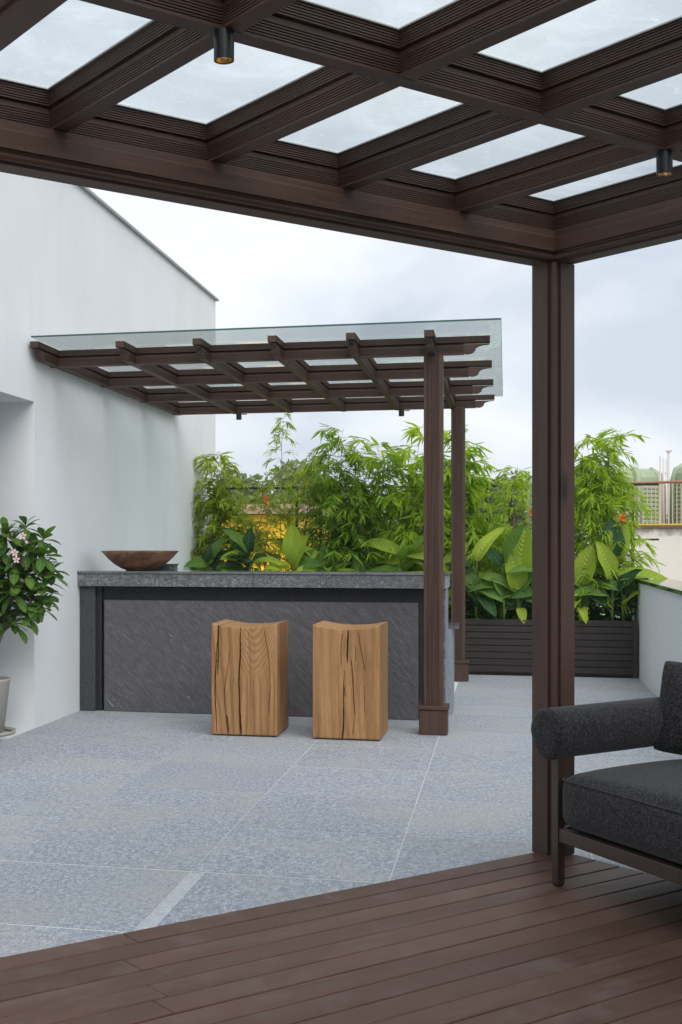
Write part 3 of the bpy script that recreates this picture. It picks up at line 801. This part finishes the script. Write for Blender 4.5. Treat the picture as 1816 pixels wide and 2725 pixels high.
# low leafy fill in the planter
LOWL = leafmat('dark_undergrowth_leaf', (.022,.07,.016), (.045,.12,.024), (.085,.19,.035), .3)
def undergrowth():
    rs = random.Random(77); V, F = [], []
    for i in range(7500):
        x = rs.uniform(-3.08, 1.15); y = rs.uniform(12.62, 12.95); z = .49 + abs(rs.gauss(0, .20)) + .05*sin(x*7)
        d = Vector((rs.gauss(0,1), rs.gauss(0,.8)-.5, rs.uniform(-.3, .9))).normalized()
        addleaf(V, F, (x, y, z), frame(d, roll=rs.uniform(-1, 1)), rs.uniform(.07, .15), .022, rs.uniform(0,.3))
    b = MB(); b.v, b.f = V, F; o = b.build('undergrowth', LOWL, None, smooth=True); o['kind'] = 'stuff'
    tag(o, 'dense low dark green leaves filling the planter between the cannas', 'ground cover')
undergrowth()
# cannas
CL = {}
def cleaf(mat, k):
    key = (mat.name, k)
    if key not in CL:
        pr_ = [(1.0,.50,.34,.40), (1.0,.44,.45,.60), (1.0,.54,.28,.25), (1.0,.38,.6,.85)][k]
        CL[key] = leafmesh('leaf', 1.0, pr_[1], mat, 9, pr_[2], pr_[3], 'canna', True, 3, .03, k*3+1)
    return CL[key]
def canna(label, x, y, leaves, h=.35, seed=0, flower=None, lean=(0,0)):
    t = thing('canna_plant', label, 'canna', (x, y, .49)); rs = random.Random(seed)
    top = Vector((lean[0], lean[1], h))
    MB().tube([(0,0,0), (lean[0]*.3, lean[1]*.3, h*.5), tuple(top)], [.013, .011, .008], 8).build('stem', STEM, t, smooth=True)
    for (f, az, el, ln, mt, k, roll) in leaves:
        ln *= .95
        p0 = Vector((lean[0]*f*f, lean[1]*f*f, h*f))
        a, e_ = radians(az), radians(el)
        d = Vector((sin(a)*cos(e_), -cos(a)*cos(e_), sin(e_)))   # az 0 = toward the camera side, 90 = right
        pet = .22*ln
        p1 = p0 + (d*.5 + Vector((0,0,.6))).normalized()*pet
        MB().tube([tuple(p0 - Vector((0,0,.05))), tuple(p0.lerp(p1, .6)), tuple(p1)], [.009, .007, .0045], 6).build('leaf_stalk', STEM, t, smooth=True)
        M3 = frame(d, up=(0, -.55, .8), roll=radians(roll))
        link('leaf', cleaf(mt, k), mt, t, matrix=Matrix.Translation(p1) @ M3.to_4x4() @ Matrix.Diagonal((ln, ln, ln, 1)))
    if flower:
        hx, hz, sc_ = flower
        base = top
        tip = Vector((hx, -.02, hz))
        MB().tube([tuple(base), tuple(base.lerp(tip, .5)+Vector((.006,0,0))), tuple(tip)], [.006, .005, .004], 6).build('flower_stalk', RSTEM, t, smooth=True)
        fl = MB().tube([tuple(tip), tuple(tip+Vector((0,0,.02)))], [.006, .007], 6).build('flower', RSTEM, t)
        for q in range(11):
            a = q*2.4; d = Vector((cos(a)*.7, sin(a)*.7, -.25+.17*q))
            link('petal', leaf_pet, FLOW, fl, matrix=Matrix.Translation(tip+Vector((0,0,.01+.004*q))) @ frame(d, roll=rs.uniform(-1,1)).to_4x4() @ Matrix.Diagonal((.028*sc_, .028*sc_, .028*sc_, 1)))
    return t
leaf_pet = leafmesh('petal', 1.0, .42, FLOW, 4, .3, .3, 'canna', False, 1)
Y_, G_, D_ = CAN_Y, CAN_G, CAN_D
def rleaves(seed, n, mats, ln=(.30,.42), el=(15,75), zr=(.1,1)):
    r = random.Random(seed); out = []
    for i in range(n):
        out.append((r.uniform(*zr), r.choice([-1,1])*r.uniform(10,130), r.uniform(*el), r.uniform(*ln), r.choice(mats), r.randrange(4), r.uniform(-35,35)))
    return out
canna('dark leaved canna at the left end of the planter beside the white wall', -2.90, 12.55,
      [(.9,-60,35,.26,G_,1,20),(.8,30,10,.28,G_,0,0),(1,60,25,.42,D_,1,-10)] + rleaves(41,9,[G_,Y_,D_],(.26,.36),(10,80),(.6,1)), 0.53, 1)
canna('canna with blue green heart shaped leaves behind the left half of the bar', -2.52, 12.55,
      [(1,-40,55,.36,G_,0,10),(1,15,75,.28,D_,2,0),(.8,70,25,.38,Y_,1,-15)] + rleaves(42,9,[G_,Y_,D_],(.26,.38),(10,80),(.6,1)), 0.61, 2, flower=(.18, 1.17, 1.7))
canna('upright lime canna behind the middle of the bar', -2.06, 12.55,
      [(.6,-25,40,.42,Y_,0,15),(1,-10,80,.40,Y_,2,0),(.8,20,65,.42,Y_,0,-10),(.6,60,30,.40,G_,1,0)] + rleaves(43,8,[G_,Y_],(.28,.38),(10,80),(.6,1)), 0.51, 3)
canna('lime canna with folded leaves next to the dense bamboo', -1.74, 12.55,
      [(.7,50,35,.36,Y_,0,0),(.9,-35,65,.38,Y_,3,10),(.8,80,20,.34,Y_,1,0)] + rleaves(44,7,[G_,Y_],(.26,.34),(10,80),(.6,1)), 0.45, 4)
canna('low green canna in front of the dense bamboo', -1.38, 12.55, rleaves(45,9,[G_,Y_,D_],(.24,.32),(10,80),(.6,1)), 0.36, 5)
canna('lime canna with two broad spread leaves left of the front post', -.98, 12.55,
      [(1,-75,38,.46,Y_,1,0),(.9,55,50,.50,G_,2,-20),(.8,80,60,.36,Y_,0,0)] + rleaves(46,7,[G_,Y_],(.26,.34),(10,80),(.6,1)), 0.56, 6)
canna('bright lime canna between the front and rear canopy posts', -.56, 12.55,
      [(1,-40,45,.40,Y_,1,0),(.8,20,25,.36,Y_,0,10),(.9,80,70,.40,Y_,0,0),(.4,30,0,.30,G_,0,0)] + rleaves(47,5,[G_,Y_],(.28,.36)), .42, 7)
canna('canna with a tall narrow lime leaf beside the rear canopy post', -.28, 12.55,
      [(1,40,68,.42,Y_,3,0),(.75,70,5,.36,G_,1,0),(.55,50,-5,.30,G_,0,0),(.45,40,-25,.30,D_,0,0)] + rleaves(48,5,[D_,G_],(.28,.36)), .50, 8)
canna('canna with a broad veined lime leaf behind the planter front', -.02, 12.55,
      [(1,30,62,.48,G_,2,-20),(.6,-60,20,.30,G_,1,0)] + rleaves(49,4,[D_,G_],(.26,.36)), .48, 9)
canna('brightest lime canna with upright pointed leaves left of the large post', .12, 12.55,
      [(.9,14,72,.48,Y_,2,0),(.55,-18,68,.42,Y_,2,0),(.5,-80,8,.32,G_,1,0),(.45,70,0,.38,G_,0,10),(.3,15,-30,.20,Y_,0,0)] + rleaves(50,3,[D_,G_],(.26,.34)), .42, 10)
canna('canna with orange red flower half hidden by the large post', .36, 12.55,
      [(.9,-50,30,.34,G_,1,0),(.5,-70,10,.32,G_,0,0)] + rleaves(51,5,[D_,G_,Y_],(.26,.36)), .45, 11, flower=(-.12, 1.01, 1.9))
canna('lime canna just right of the large post', .68, 12.55,
      [(.7,-30,20,.30,Y_,0,0),(.4,10,-5,.22,Y_,1,0),(.9,35,72,.44,Y_,2,0),(.9,-25,75,.40,G_,3,0),(.3,20,-35,.19,Y_,0,0)] + rleaves(52,4,[G_,Y_],(.26,.36)), .30, 12)
canna('tall canna with an orange flower and large striped leaves by the parapet', .98, 12.55,
      [(1,-5,80,.46,D_,2,0),(1,40,78,.52,Y_,0,10),(.7,-25,62,.44,Y_,2,0),(.65,75,32,.50,Y_,3,0),(.4,-60,25,.40,G_,1,0),(.4,40,50,.40,D_,2,0)] + rleaves(53,3,[D_,G_],(.30,.40)), .48, 13, flower=(.09, .96, 1.9))
canna('low dark canna in the corner by the parapet', 1.08, 12.55, [(.7,75,35,.42,G_,1,0),(.4,20,45,.34,Y_,0,0)] + rleaves(54,4,[D_,G_],(.26,.34)), .28, 14)

# ------------------------------------------------------------------ potted plant
pot = thing('potted_plant', 'potted shrub with glossy leaves and small pink flowers at the left edge', 'potted plant', (-3.33, 7.80, 0))
PXc, PYc = 0, 0
pot.location = (-3.215-.095, 7.80, 0)
MB().lathe([(0,.008),(.17,.008),(.185,.012),(.19,.035),(.182,.035),(.172,.018)], n=40).build('saucer', POT, pot, smooth=True)
MB().lathe([(0,.02),(.095,.02),(.112,.03),(.150,.345),(.158,.36),(.158,.372),(.148,.374),(.142,.36),(.138,.32)], n=48).build('pot', POT, pot, smooth=True)
MB().lathe([(.139,.335),(.09,.342),(0,.345)], n=32).build('soil', SOIL, pot)
MB().tube([(0,0,.33),(.01,0,.42),(.035,0,.52),(.07,0,.60),(.10,0,.68),(.12,0,.80)], [.040,.030,.025,.022,.02,.016], 12).build('trunk', BARK, pot, smooth=True)
ro = [(.33,0,.86),(.20,.02,.72),(.12,-.05,.78),(.04,.0,.86),(.33,-.06,1.03),(.40,.03,1.26),(.29,0,1.34),(.18,-.06,1.27),(.12,0,1.12),(.25,-.09,1.10),(.42,0,.98),(.05,-.06,1.02),(.24,-.10,.92),(.02,.05,1.22),(.13,-.10,.95),(.32,-.05,1.17)]
ro = [(x-.02, y, z+.03) for x, y, z in ro]
bmb = MB()
for (x, y, z) in ro:
    bmb.tube([(.10,0,.66),(.10+(x-.10)*.4, y*.4, .66+(z-.66)*.55),(x,y,z-.01)], [.012,.009,.007], 6)
bmb.build('branches', BARK, pot, smooth=True)
AL = [leafmesh('leaf', 1.0, w, ADLEAF, 7, fo, dr, 'obov', True, 2, 0, 2) for w, fo, dr in ((.42,.18,.30),(.40,.22,.5),(.44,.12,.15))]
ro += [(.44,.0,1.08),(.40,-.05,1.19),(.22,-.10,1.02),(.05,-.08,1.15),(.10,-.10,1.24),(.38,.0,.86),(.06,-.08,.80),(.17,-.10,1.33),(.30,.03,1.24),(.36,.06,.93),(.28,-.02,.80),(.16,.05,.90),(.22,.04,1.03),(.36,.08,1.12),(.22,.06,1.20),(.10,-.04,1.05),(.14,-.08,.84),(-.04,.0,1.12),(.0,.0,.92)]
rp = random.Random(5)
for (x, y, z) in ro:
    n = rp.randint(13, 16)
    for i in range(n):
        a = i*2.399 + rp.uniform(-.3,.3); lay = i/n
        el = radians(68 - 105*lay + rp.uniform(-12, 12))
        d = Vector((cos(a)*cos(el), sin(a)*cos(el), sin(el)))
        ll = rp.uniform(.115, .15)*(.72+.42*lay)
        link('leaf', rp.choice(AL), ADLEAF, pot, matrix=Matrix.Translation((x,y,z-.03*lay)) @ frame(d, roll=rp.uniform(-.35,.35)).to_4x4() @ Matrix.Diagonal((ll,ll,ll,1)))
pet = leafmesh('petal', 1.0, .55, PINK, 4, .12, .15, 'obov', False, 1)
for (x, y, z) in ((.338,-.22,1.301),(.284,-.22,1.195),(.298,-.23,1.152)):
    fl = MB().lathe([(0,-.006),(.005,-.004),(.006,.003),(0,.005)], (x,y,z), 10).build('flower', RED, pot, smooth=True)
    for q in range(5):
        a = q*2*pi/5+.3; d = Vector((cos(a), -.25, sin(a)))
        link('petal', pet, PINK, fl, matrix=Matrix.Translation((x,y,z)) @ frame(d, up=(0,-1,0)).to_4x4() @ Matrix.Diagonal((.026,.026,.026,1)))
    MB().tube([(x+.002,y+.004,z),(x+.03,y+.08,z-.05)], [.003,.003], 5).build('flower_stalk', RSTEM, pot)

# ------------------------------------------------------------------ sofa
fx_, fy_ = cam2w(sin(radians(21.4)), -cos(radians(21.4)))       # along the front rail, toward the camera right
dx_, dy_ = cam2w(sin(radians(57.5)), cos(radians(57.5)))        # arm direction, away from the camera
P0 = Vector(cam2w(1.186, 4.44))
sofa = thing('sofa', 'charcoal wool sofa with round bolster arm and dark timber frame on the deck', 'sofa', (P0.x, P0.y, .06), 0)
def sm(mb):    # local (s along front, t toward the back, z) -> terrace axes
    mb.v = [(s*fx_ + t*dx_, s*fy_ + t*dy_, z) for s, t, z in mb.v]
    mb.f = [f[::-1] for f in mb.f]
    return mb
Ls, Dp = 1.62, .74
sb = lambda n, mat, x0, x1, y0, y1, z0, z1, bv=.003: sm(MB().box(x0, x1, y0, y1, z0, z1)).build(n, mat, sofa, bevel=bv, seg=2)
for s_, t_, top in ((0,0,.47), (Ls,0,.47), (0,Dp,.62), (Ls,Dp,.62)):
    sm(MB().add([(s_-.012,t_-.012,0),(s_+.012,t_-.012,0),(s_+.012,t_+.012,0),(s_-.012,t_+.012,0),(s_-.017,t_-.017,.012),(s_+.017,t_-.017,.012),(s_+.017,t_+.017,.012),(s_-.017,t_+.017,.012),
        (s_-.017,t_-.017,top),(s_+.017,t_-.017,top),(s_+.017,t_+.017,top),(s_-.017,t_+.017,top)],
        [(3,2,1,0),(8,9,10,11)] + [(i,(i+1)%4,4+(i+1)%4,4+i) for i in range(4)] + [(4+i,4+(i+1)%4,8+(i+1)%4,8+i) for i in range(4)])).build('leg', W_SOFA, sofa)
sb('front_rail', W_SOFA, .0175, Ls-.0175, -.013, .015, .158, .205)
sb('rear_rail', W_SOFA, .0175, Ls-.0175, Dp-.015, Dp+.013, .158, .205)
sb('side_rail', W_SOFA, -.014, .012, .0175, Dp-.0175, .160, .203); sb('side_rail', W_SOFA, Ls-.012, Ls+.014, .0175, Dp-.0175, .160, .203)
sb('seat_base', flat('black_webbing', (.01,.01,.01), .9), .03, Ls-.03, .03, Dp-.03, .18, .20)
def cushion(s0, s1, t0, t1, z0, z1, r, crown=0, bulge=0, n=18, dent=0):
    vs = []; fs = []; idx = {}
    hx, hy, hz = (s1-s0)/2, (t1-t0)/2, (z1-z0)/2
    def vert(x, y, z):
        key = (round(x,5), round(y,5), round(z,5))
        if key in idx: return idx[key]
        # spread samples toward the edges
        P = Vector((x*hx, y*hy, z*hz))
        Cc = Vector((max(-hx+r, min(hx-r, P.x)), max(-hy+r, min(hy-r, P.y)), max(-hz+r, min(hz-r, P.z))))
        d = P - Cc
        if d.length > 1e-9: P = Cc + d.normalized()*r
        k1 = max(0, 1-x*x)*max(0, 1-y*y)
        if z > 0: P.z += crown*k1**.7*z
        if z < 0: P.z -= crown*.3*k1*(-z)
        bz_ = max(0, 1-z*z)
        P.x += bulge*x*bz_*(1-y**4); P.y += bulge*y*bz_*(1-x**4)
        if dent: P.z += dent*sin(x*3.1+1)*sin(y*2.3+.4)*k1
        idx[key] = len(vs); vs.append((s0+hx+P.x, t0+hy+P.y, z0+hz+P.z)); return idx[key]
    def g_(i): 
        u = -1+2*i/n; return math.copysign(abs(u)**.6, u) if u else 0.0
    for ax in range(3):
        for sgn in (-1, 1):
            for i in range(n):
                for j in range(n):
                    q = []
                    for (a, b) in ((i,j),(i+1,j),(i+1,j+1),(i,j+1)):
                        c = [0,0,0]; c[ax] = sgn; c[(ax+1)%3] = g_(a); c[(ax+2)%3] = g_(b); q.append(vert(*c))
                    fs.append(tuple(q) if sgn > 0 else tuple(q[::-1]))
    return MB().add(vs, fs)
cu = sm(cushion(.018, Ls-.02, -.022, Dp-.10, .212, .395, .05, .045, .012)).build('seat_cushion', FAB, sofa, smooth=True)
e0, e1, f0, f1, zz = .030, Ls-.032, -.014, Dp-.11, .377
loop = []
for (cxx, cyy, a0) in ((e1-.03, f0+.03, -90), (e1-.03, f1-.03, 0), (e0+.03, f1-.03, 90), (e0+.03, f0+.03, 180)):
    for q in range(5): an = radians(a0+q*22.5); loop.append((cxx+.034*cos(an), cyy+.034*sin(an), zz))
loop.append(loop[0])
dense = []
for p, q in zip(loop, loop[1:]):
    for k in range(6): dense.append(tuple(p[i]+(q[i]-p[i])*k/6 for i in range(3)))
dense.append(loop[0])
sm(MB().tube(dense, .0028, 6, False)).build('piping', FAB, cu, smooth=True)
def arm(s_):
    m = MB(); vs = []; fs = []; n = 40; rr = .086
    prof = [(-.052, .0), (-.055, .3), (-.055, .6), (-.053, .85), (-.048, .96), (-.040, .995), (-.03, 1.0), (0, 1.0), (.4, 1.01), (.76, 1.0), (.80, .95), (.81, .6), (.81, 0)]
    for (t_, q) in prof:
        for k in range(n):
            a = 2*pi*k/n; sx = cos(a); sz = sin(a)
            e = 1.0 if sz > 0 else 1.06
            vs.append((s_-.02+sx*rr*q*(1.0 if sz > 0 else .96), t_, .532+sz*rr*q*e))
    for i in range(len(prof)-1):
        for k in range(n): fs.append((i*n+k, i*n+(k+1)%n, (i+1)*n+(k+1)%n, (i+1)*n+k))
    m.add(vs, [f[::-1] for f in fs])
    o = sm(m).build('arm_bolster', FAB, sofa, smooth=True)
    ring = [(s_-.02+cos(2*pi*k/n)*rr*1.0*(1.0 if sin(2*pi*k/n) > 0 else .96), -.036, .532+sin(2*pi*k/n)*rr*1.0*(1.0 if sin(2*pi*k/n) > 0 else 1.06)) for k in range(n+1)]
    sm(MB().tube(ring, .0028, 6, False)).build('piping', FAB, o, smooth=True)
arm(0); arm(Ls+.04)
bk = sm(cushion(.05, Ls-.05, Dp-.10, Dp+.06, .40, .80, .06, .02, .02)).build('back_cushion', FAB, sofa, smooth=True)
# pillow: puffy square with pinched corners
def pillow():
    n = 26; hw = .176; vs = []; fs = []
    for side in (1, -1):
        for i in range(n+1):
            for j in range(n+1):
                u = -1+2*i/n; v = -1+2*j/n
                k = (1-u**2)*(1-v**2)
                edge = 1 - .10*(1-abs(u)**2)*abs(v)**3 - 0
                cr = 1-.07*(abs(u*v))**4; uu = u*hw*cr*(1-.05*(1-v*v)*abs(u)**2); vv = v*hw*cr*(1-.05*(1-u*u)*abs(v)**2)
                th = .105*max(0, k)**.42 + .004*sin(u*9+v*5)*k
                vs.append((uu, side*th, vv+hw))
    W1 = n+1
    for sidx in (0, 1):
        o = sidx*W1*W1
        for i in range(n):
            for j in range(n):
                f = (o+i*W1+j, o+(i+1)*W1+j, o+(i+1)*W1+j+1, o+i*W1+j+1); fs.append(f if sidx else f[::-1])
    return MB().add(vs, fs)
pc = cam2w(1.174 + .335*1.0, 4.44)
PL = cam2w(1.755, 4.64)
pw = thing('throw_pillow', 'charcoal wool throw pillow leaning on the sofa seat at the right edge', 'pillow', (PL[0], PL[1], .462), TH - radians(18), rx=radians(-16))
pw.rotation_euler = Euler((radians(-12), radians(9), TH - radians(12)))
po = pillow().build('cover', FAB, pw, smooth=True)

# ------------------------------------------------------------------ beyond the terrace
# neighbour rooftop on the right
nb_ = thing('neighbour_wall', 'cream stained rooftop wall of the neighbouring building', 'wall', (0, 0, 0))
M = Mat('stained_cream_plaster'); v = M.map(); gz_ = M.n('ShaderNodeSeparateXYZ', {0: v.outputs[0]})
a1 = M.noise(M.map((1,1,.3)), 1.2, 5, .6); a2 = M.noise(v, 6, 6, .7)
top_ = M.n('ShaderNodeMapRange', {0: gz_.outputs[2], 1: 1.22, 2: 1.55}).outputs[0]
st_ = M.math('MULTIPLY', M.ramp(M.math('ADD', M.math('MULTIPLY', top_, .45), M.math('MULTIPLY', a2, .6)), [(.50, 0.0), (.66, 1.0)]), .75)
col = M.mix(M.ramp(a1, [(.4, 0.0), (.75, .4)]), (.80,.74,.66), (.66,.60,.52)); col = M.mix(st_, col, (.22,.19,.16))
M.set(Base_Color=col, Roughness=.9); M.bump(a2, .3, .02)
YN = 22.0
nwp = [(1.2+.0,0)]
m = MB(); m.box(.7, 14, YN, YN+.25, -9, 1.52); m.build('wall', M.m, nb_)
mt = MB(); rr_ = random.Random(4); xx = .7
while xx < 12:
    w_ = rr_.uniform(.25, .7); mt.box(xx, xx+w_-.01, YN-.04, YN+.22, 1.5205, 1.535+rr_.uniform(0, .05)); xx += w_
mt.build('broken_coping', flat('weathered_cement', (.42,.38,.33), .9, nsc=9, amt=.7, bump=.6), nb_)
MB().box(.7, 14, YN+.26, YN+8, -9, 1.30).build('roof_slab', flat('roof_cement', (.4,.38,.35), .9, nsc=3), nb_)
rl = thing('rusty_railing', 'rusty metal railing on top of the cream neighbouring wall', 'railing', (0, YN+.1, 1.52))
RUST = flat('rust_paint', (.42,.17,.10), .8, nsc=14, amt=.6); BEI = flat('beige_bar', (.62,.50,.36), .8, nsc=20, amt=.5); YEL = flat('yellow_pipe', (.65,.40,.05), .6)
MB().tube([(.7,0,.71),(2.0,0,.735),(2.9,0,.755),(6,0,.80)], .022, 8).build('top_rail', RUST, rl, smooth=True)
MB().tube([(.7,-.16,.04),(6,-.16,.05)], .018, 8).build('yellow_pipe', YEL, rl, smooth=True)
bm = MB().box(-.007, .007, -.007, .007, .02, .72).mesh('baluster'); bm.materials.append(BEI)
bm2 = MB().box(-.02, .02, -.015, .015, .02, .72).mesh('baluster'); bm2.materials.append(BEI)
xx = .76; i = 0
while xx < 4.6:
    link('baluster', bm2 if i % 9 == 8 else bm, BEI, rl, loc=(xx, 0, 0)); xx += .066; i += 1
TANK = flat('pale_green_tank', (.34,.40,.26), .55, nsc=3, amt=.2)
def tank(x, y, r, h, label):
    t = thing('water_tank', label, 'water tank', (x, y, 1.30), 0, 'pale green ribbed water tanks on the neighbouring roof')
    # rounded box body with ribs
    pr_ = [(0, 0), (r, 0)]
    z = .08
    while z < h-.35: pr_ += [(r, z), (r*1.035, z+.018), (r*1.035, z+.045), (r, z+.063)]; z += .075
    pr_ += [(r, h-.3), (r*.985, h-.16), (r*.90, h-.06), (r*.72, h), (0, h+.02)]
    MB().lathe(pr_, n=28).build('tank_body', TANK, t)
    for k in range(8):
        a = k*pi/4+.2; MB().tube([(cos(a)*r*1.02, sin(a)*r*1.02, .0), (cos(a)*r*1.02, sin(a)*r*1.02, h-.3), (cos(a)*r*.93, sin(a)*r*.93, h-.10), (cos(a)*r*.70, sin(a)*r*.70, h-.02)], r*.11, 6).build('rib', TANK, t, smooth=True)
tank(3.52, YN+2.0, .62, 1.36, 'pale green ribbed water tank at the far right edge')
tank(2.14, YN+2.0, .60, 1.28, 'pale green ribbed water tank partly behind the bamboo leaves')
tank(.95, YN+2.4, .52, 1.22, 'pale green water tank mostly hidden behind the bamboo, left of the other tanks')
pipes = thing('vent_pipes', 'cluster of pale vertical pipes standing between the two visible water tanks', 'pipes', (2.57, YN+.9, 1.3))
PV = flat('pale_pvc', (.62,.57,.52), .5, nsc=5)
for (x, h_, r_) in ((.0, 1.46, .013), (.05, 1.42, .010), (.095, 1.40, .009), (.135, 1.52, .020)):
    MB().tube([(x,0,0),(x,0,h_)], r_, 8).build('pipe', PV, pipes, smooth=True)
MB().box(.09, .19, -.03, .03, 1.521, 1.545).build('pipe_cap', PV, pipes)
MB().tube([(0,0,1.16),(.13,0,1.16)], .009, 6).build('cross_pipe', PV, pipes)

# yellow house at the left behind the bamboo
yh = thing('yellow_house', 'bright yellow painted house with terracotta roof edge behind the left bamboo', 'house', (-7.0, 30, -9))
MB().box(-1.6, 2.15, 0, 6, 0, 10.95).build('wall', flat('yellow_paint', (.95,.56,.015), .7, nsc=2, amt=.15), yh)
MB().box(-1.75, 2.3, -.2, 6.2, 10.97, 11.2).build('roof', flat('terracotta_edge', (.50,.34,.22), .8, nsc=5), yh)
MB().box(-1.8, 2.35, -.25, .9, 9.35, 9.6).build('ledge', flat('cream_ledge', (.7,.62,.5), .8), yh)
def house(x, y, w, d, h, col, label, nwin):
    t = thing('far_house', label, 'house', (x, y, -9))
    MB().box(-w/2, w/2, 0, d, 0, h).build('wall', flat('far_paint', col, .85, nsc=.6, amt=.2), t)
    MB().box(-w/2-.2, w/2+.2, -.2, d+.2, h+.001, h+.3).build('roof', flat('far_parapet', tuple(c*.75 for c in col), .9), t)
    for k in range(nwin):
        xx = -w/2 + (k+.5)*w/nwin
        f = MB().box(xx-.5, xx+.5, -.04, .0, h-2.4, h-1.2).build('window', flat('window_frame', (.5,.5,.48), .6), t)
        MB().box(xx-.42, xx+.42, -.05, -.041, h-2.32, h-1.28).build('pane', flat('dark_pane', (.04,.05,.06), .1), f)
house(-3.0, 55, 7, 7, 9.9, (.62,.60,.56), 'pale grey low house far behind the bamboo near the canopy posts', 4)
house(3.5, 70, 7, 7, 10.0, (.66,.48,.38), 'pinkish far house low between the rear canopy post and the large post', 4)
house(-13, 62, 9, 7, 10.0, (.55,.58,.62), 'bluish grey far house left behind the bamboo', 5)
# trees
def crownmesh(seed, mat, R, Hh, n, ls):
    rs = random.Random(seed); V = []; F = []
    cl = []
    for i in range(26):
        a = rs.uniform(0, 2*pi); r = R*sqrt(rs.random())*.85; z = rs.uniform(-.45, .55)*Hh*(1-.5*(r/R)**2)
        cl.append((r*cos(a), r*sin(a), z, rs.uniform(.22, .42)*R))
    for i in range(n):
        c = rs.choice(cl); u = Vector((rs.gauss(0,1), rs.gauss(0,1), rs.gauss(0,1))).normalized()*c[3]*rs.uniform(.55, 1.05)
        p = Vector(c[:3]) + Vector((u.x, u.y, u.z*.8))
        M3 = frame((rs.gauss(0,1), rs.gauss(0,1), rs.gauss(0,1)-.4), roll=rs.uniform(-2,2)); o = len(V); s = ls*rs.uniform(.6,1.3)
        for x, y in ((0,0),(.5,.28),(1,0),(.5,-.28)):
            V.append(p + M3 @ Vector((x*s, y*s, 0)))
        F.append((o,o+1,o+2,o+3))
    b = MB(); b.v = V; b.f = F; m = b.mesh('crown'); m.materials.append(mat); return m
crowns = [crownmesh(1, TREEL, 3.2, 4.5, 7000, .30), crownmesh(2, TREEL2, 2.8, 4.0, 6500, .28), crownmesh(3, TREEL, 2.4, 5.0, 6000, .28)]
tl_ = [(-12.5,48,4.0,0,1,'broad green tree far left behind the yellow house'),(-8.6,50,4.3,1,1.0,'pale green tree right of the yellow house'),
      (-6.0,44,2.9,0,.85,'dark round tree behind the dense bamboo'),(-2.6,52,3.2,2,1,'tall narrow tree behind the airy bamboo'),
      (.4,50,3.6,0,.95,'tree seen between the rear canopy post and a railing post'),(2.6,54,2.9,1,.9,'pale tree right of a railing post in the centre'),
      (4.6,58,2.5,2,.8,'narrow tree just left of the large post'),(6.4,56,2.3,0,.8,'round tree hidden partly by the large post'),
      (-4.2,60,3.4,1,1,'light green tree far behind the dense bamboo'),(-10.2,66,4.6,2,1.1,'tallest narrow tree far left in the distance'),
      (1.2,42,1.6,1,.8,'low pale treetop beneath the railing in the centre'),(-1.4,40,1.5,0,.8,'low dark treetop behind the canopy posts'),
      (4.0,44,1.3,0,.8,'low dark treetop left of the cream wall')]
for (x, y, zt_, k, s, lab) in tl_:
    t = thing('tree', lab, 'tree', (x, y, -9), random.uniform(0, 6))
    cz_ = zt_ + 9 - 2.2*s
    MB().tube([(0,0,0),(.1,.1,cz_*.5),(0,.05,cz_)], [.3,.2,.1], 8).build('trunk', BARK, t, smooth=True)
    for q in range(4):
        a = q*1.7; MB().tube([(0,.05,cz_*.8),(cos(a)*1.0*s, sin(a)*1.0*s, cz_+.3*s)], [.1,.04], 6).build('limb', BARK, t)
    c = link('crown', crowns[k], None, t); c.location = (0,0,cz_); c.scale = (s,s,s); c['kind'] = 'stuff'
    c2 = link('crown', crowns[(k+1)%3], None, t); c2.location = (.6*s,0,cz_-2.6*s); c2.scale = (s*1.15,s*1.15,s); c2['kind'] = 'stuff'
# wooded mass and hills to the horizon
def mass():
    rs = random.Random(9); V = []; F = []
    for i in range(22000):
        x = rs.uniform(-60, 70); y = rs.uniform(75, 150); z = rs.uniform(-9, 1.0) + 1.2*sin(x*.21)+.8*sin(x*.5+y*.1)
        M3 = frame((rs.gauss(0,1), rs.gauss(0,1), rs.gauss(0,1)), roll=rs.uniform(-2,2)); o = len(V); s = rs.uniform(.7, 1.5)
        for a, b in ((0,0),(.5,.3),(1,0),(.5,-.3)): V.append(Vector((x,y,z)) + M3 @ Vector((a*s,b*s,0)))
        F.append((o,o+1,o+2,o+3))
    b = MB(); b.v = V; b.f = F; o = b.build('distant_woods', TREEL); tag(o, 'hazy band of distant treetops along the horizon', 'woods'); o['kind'] = 'stuff'
mass()
hz = []
hv = []; hf = []
for i in range(61):
    x = -500 + i*1000/60; z = 6 + 7*sin(i*.23+1) + 3*sin(i*.71)
    hv += [(x*.45, 350, -9), (x*.45, 380, min(z*.5, 5.5))]
for i in range(60): hf.append((2*i, 2*i+2, 2*i+3, 2*i+1))
struct(MB().add(hv, hf).build('hills', flat('hill_green', (.06,.09,.05), .95)))
# haze
hb = MB().box(-260, 260, -60, 420, -10.5, 6.2).build('haze', None); hb['kind'] = 'stuff'
hm = bpy.data.materials.new('haze_air'); hm.use_nodes = True; hn = hm.node_tree; hn.nodes.clear()
ho = hn.nodes.new('ShaderNodeOutputMaterial'); hp = hn.nodes.new('ShaderNodeVolumePrincipled')
hp.inputs['Color'].default_value = (.85,.92,1.0,1); hp.inputs['Density'].default_value = .0007; hp.inputs['Anisotropy'].default_value = .2
hn.links.new(hp.outputs[0], ho.inputs['Volume']); hb.data.materials.append(hm)
sc.cycles.volume_bounces = 3
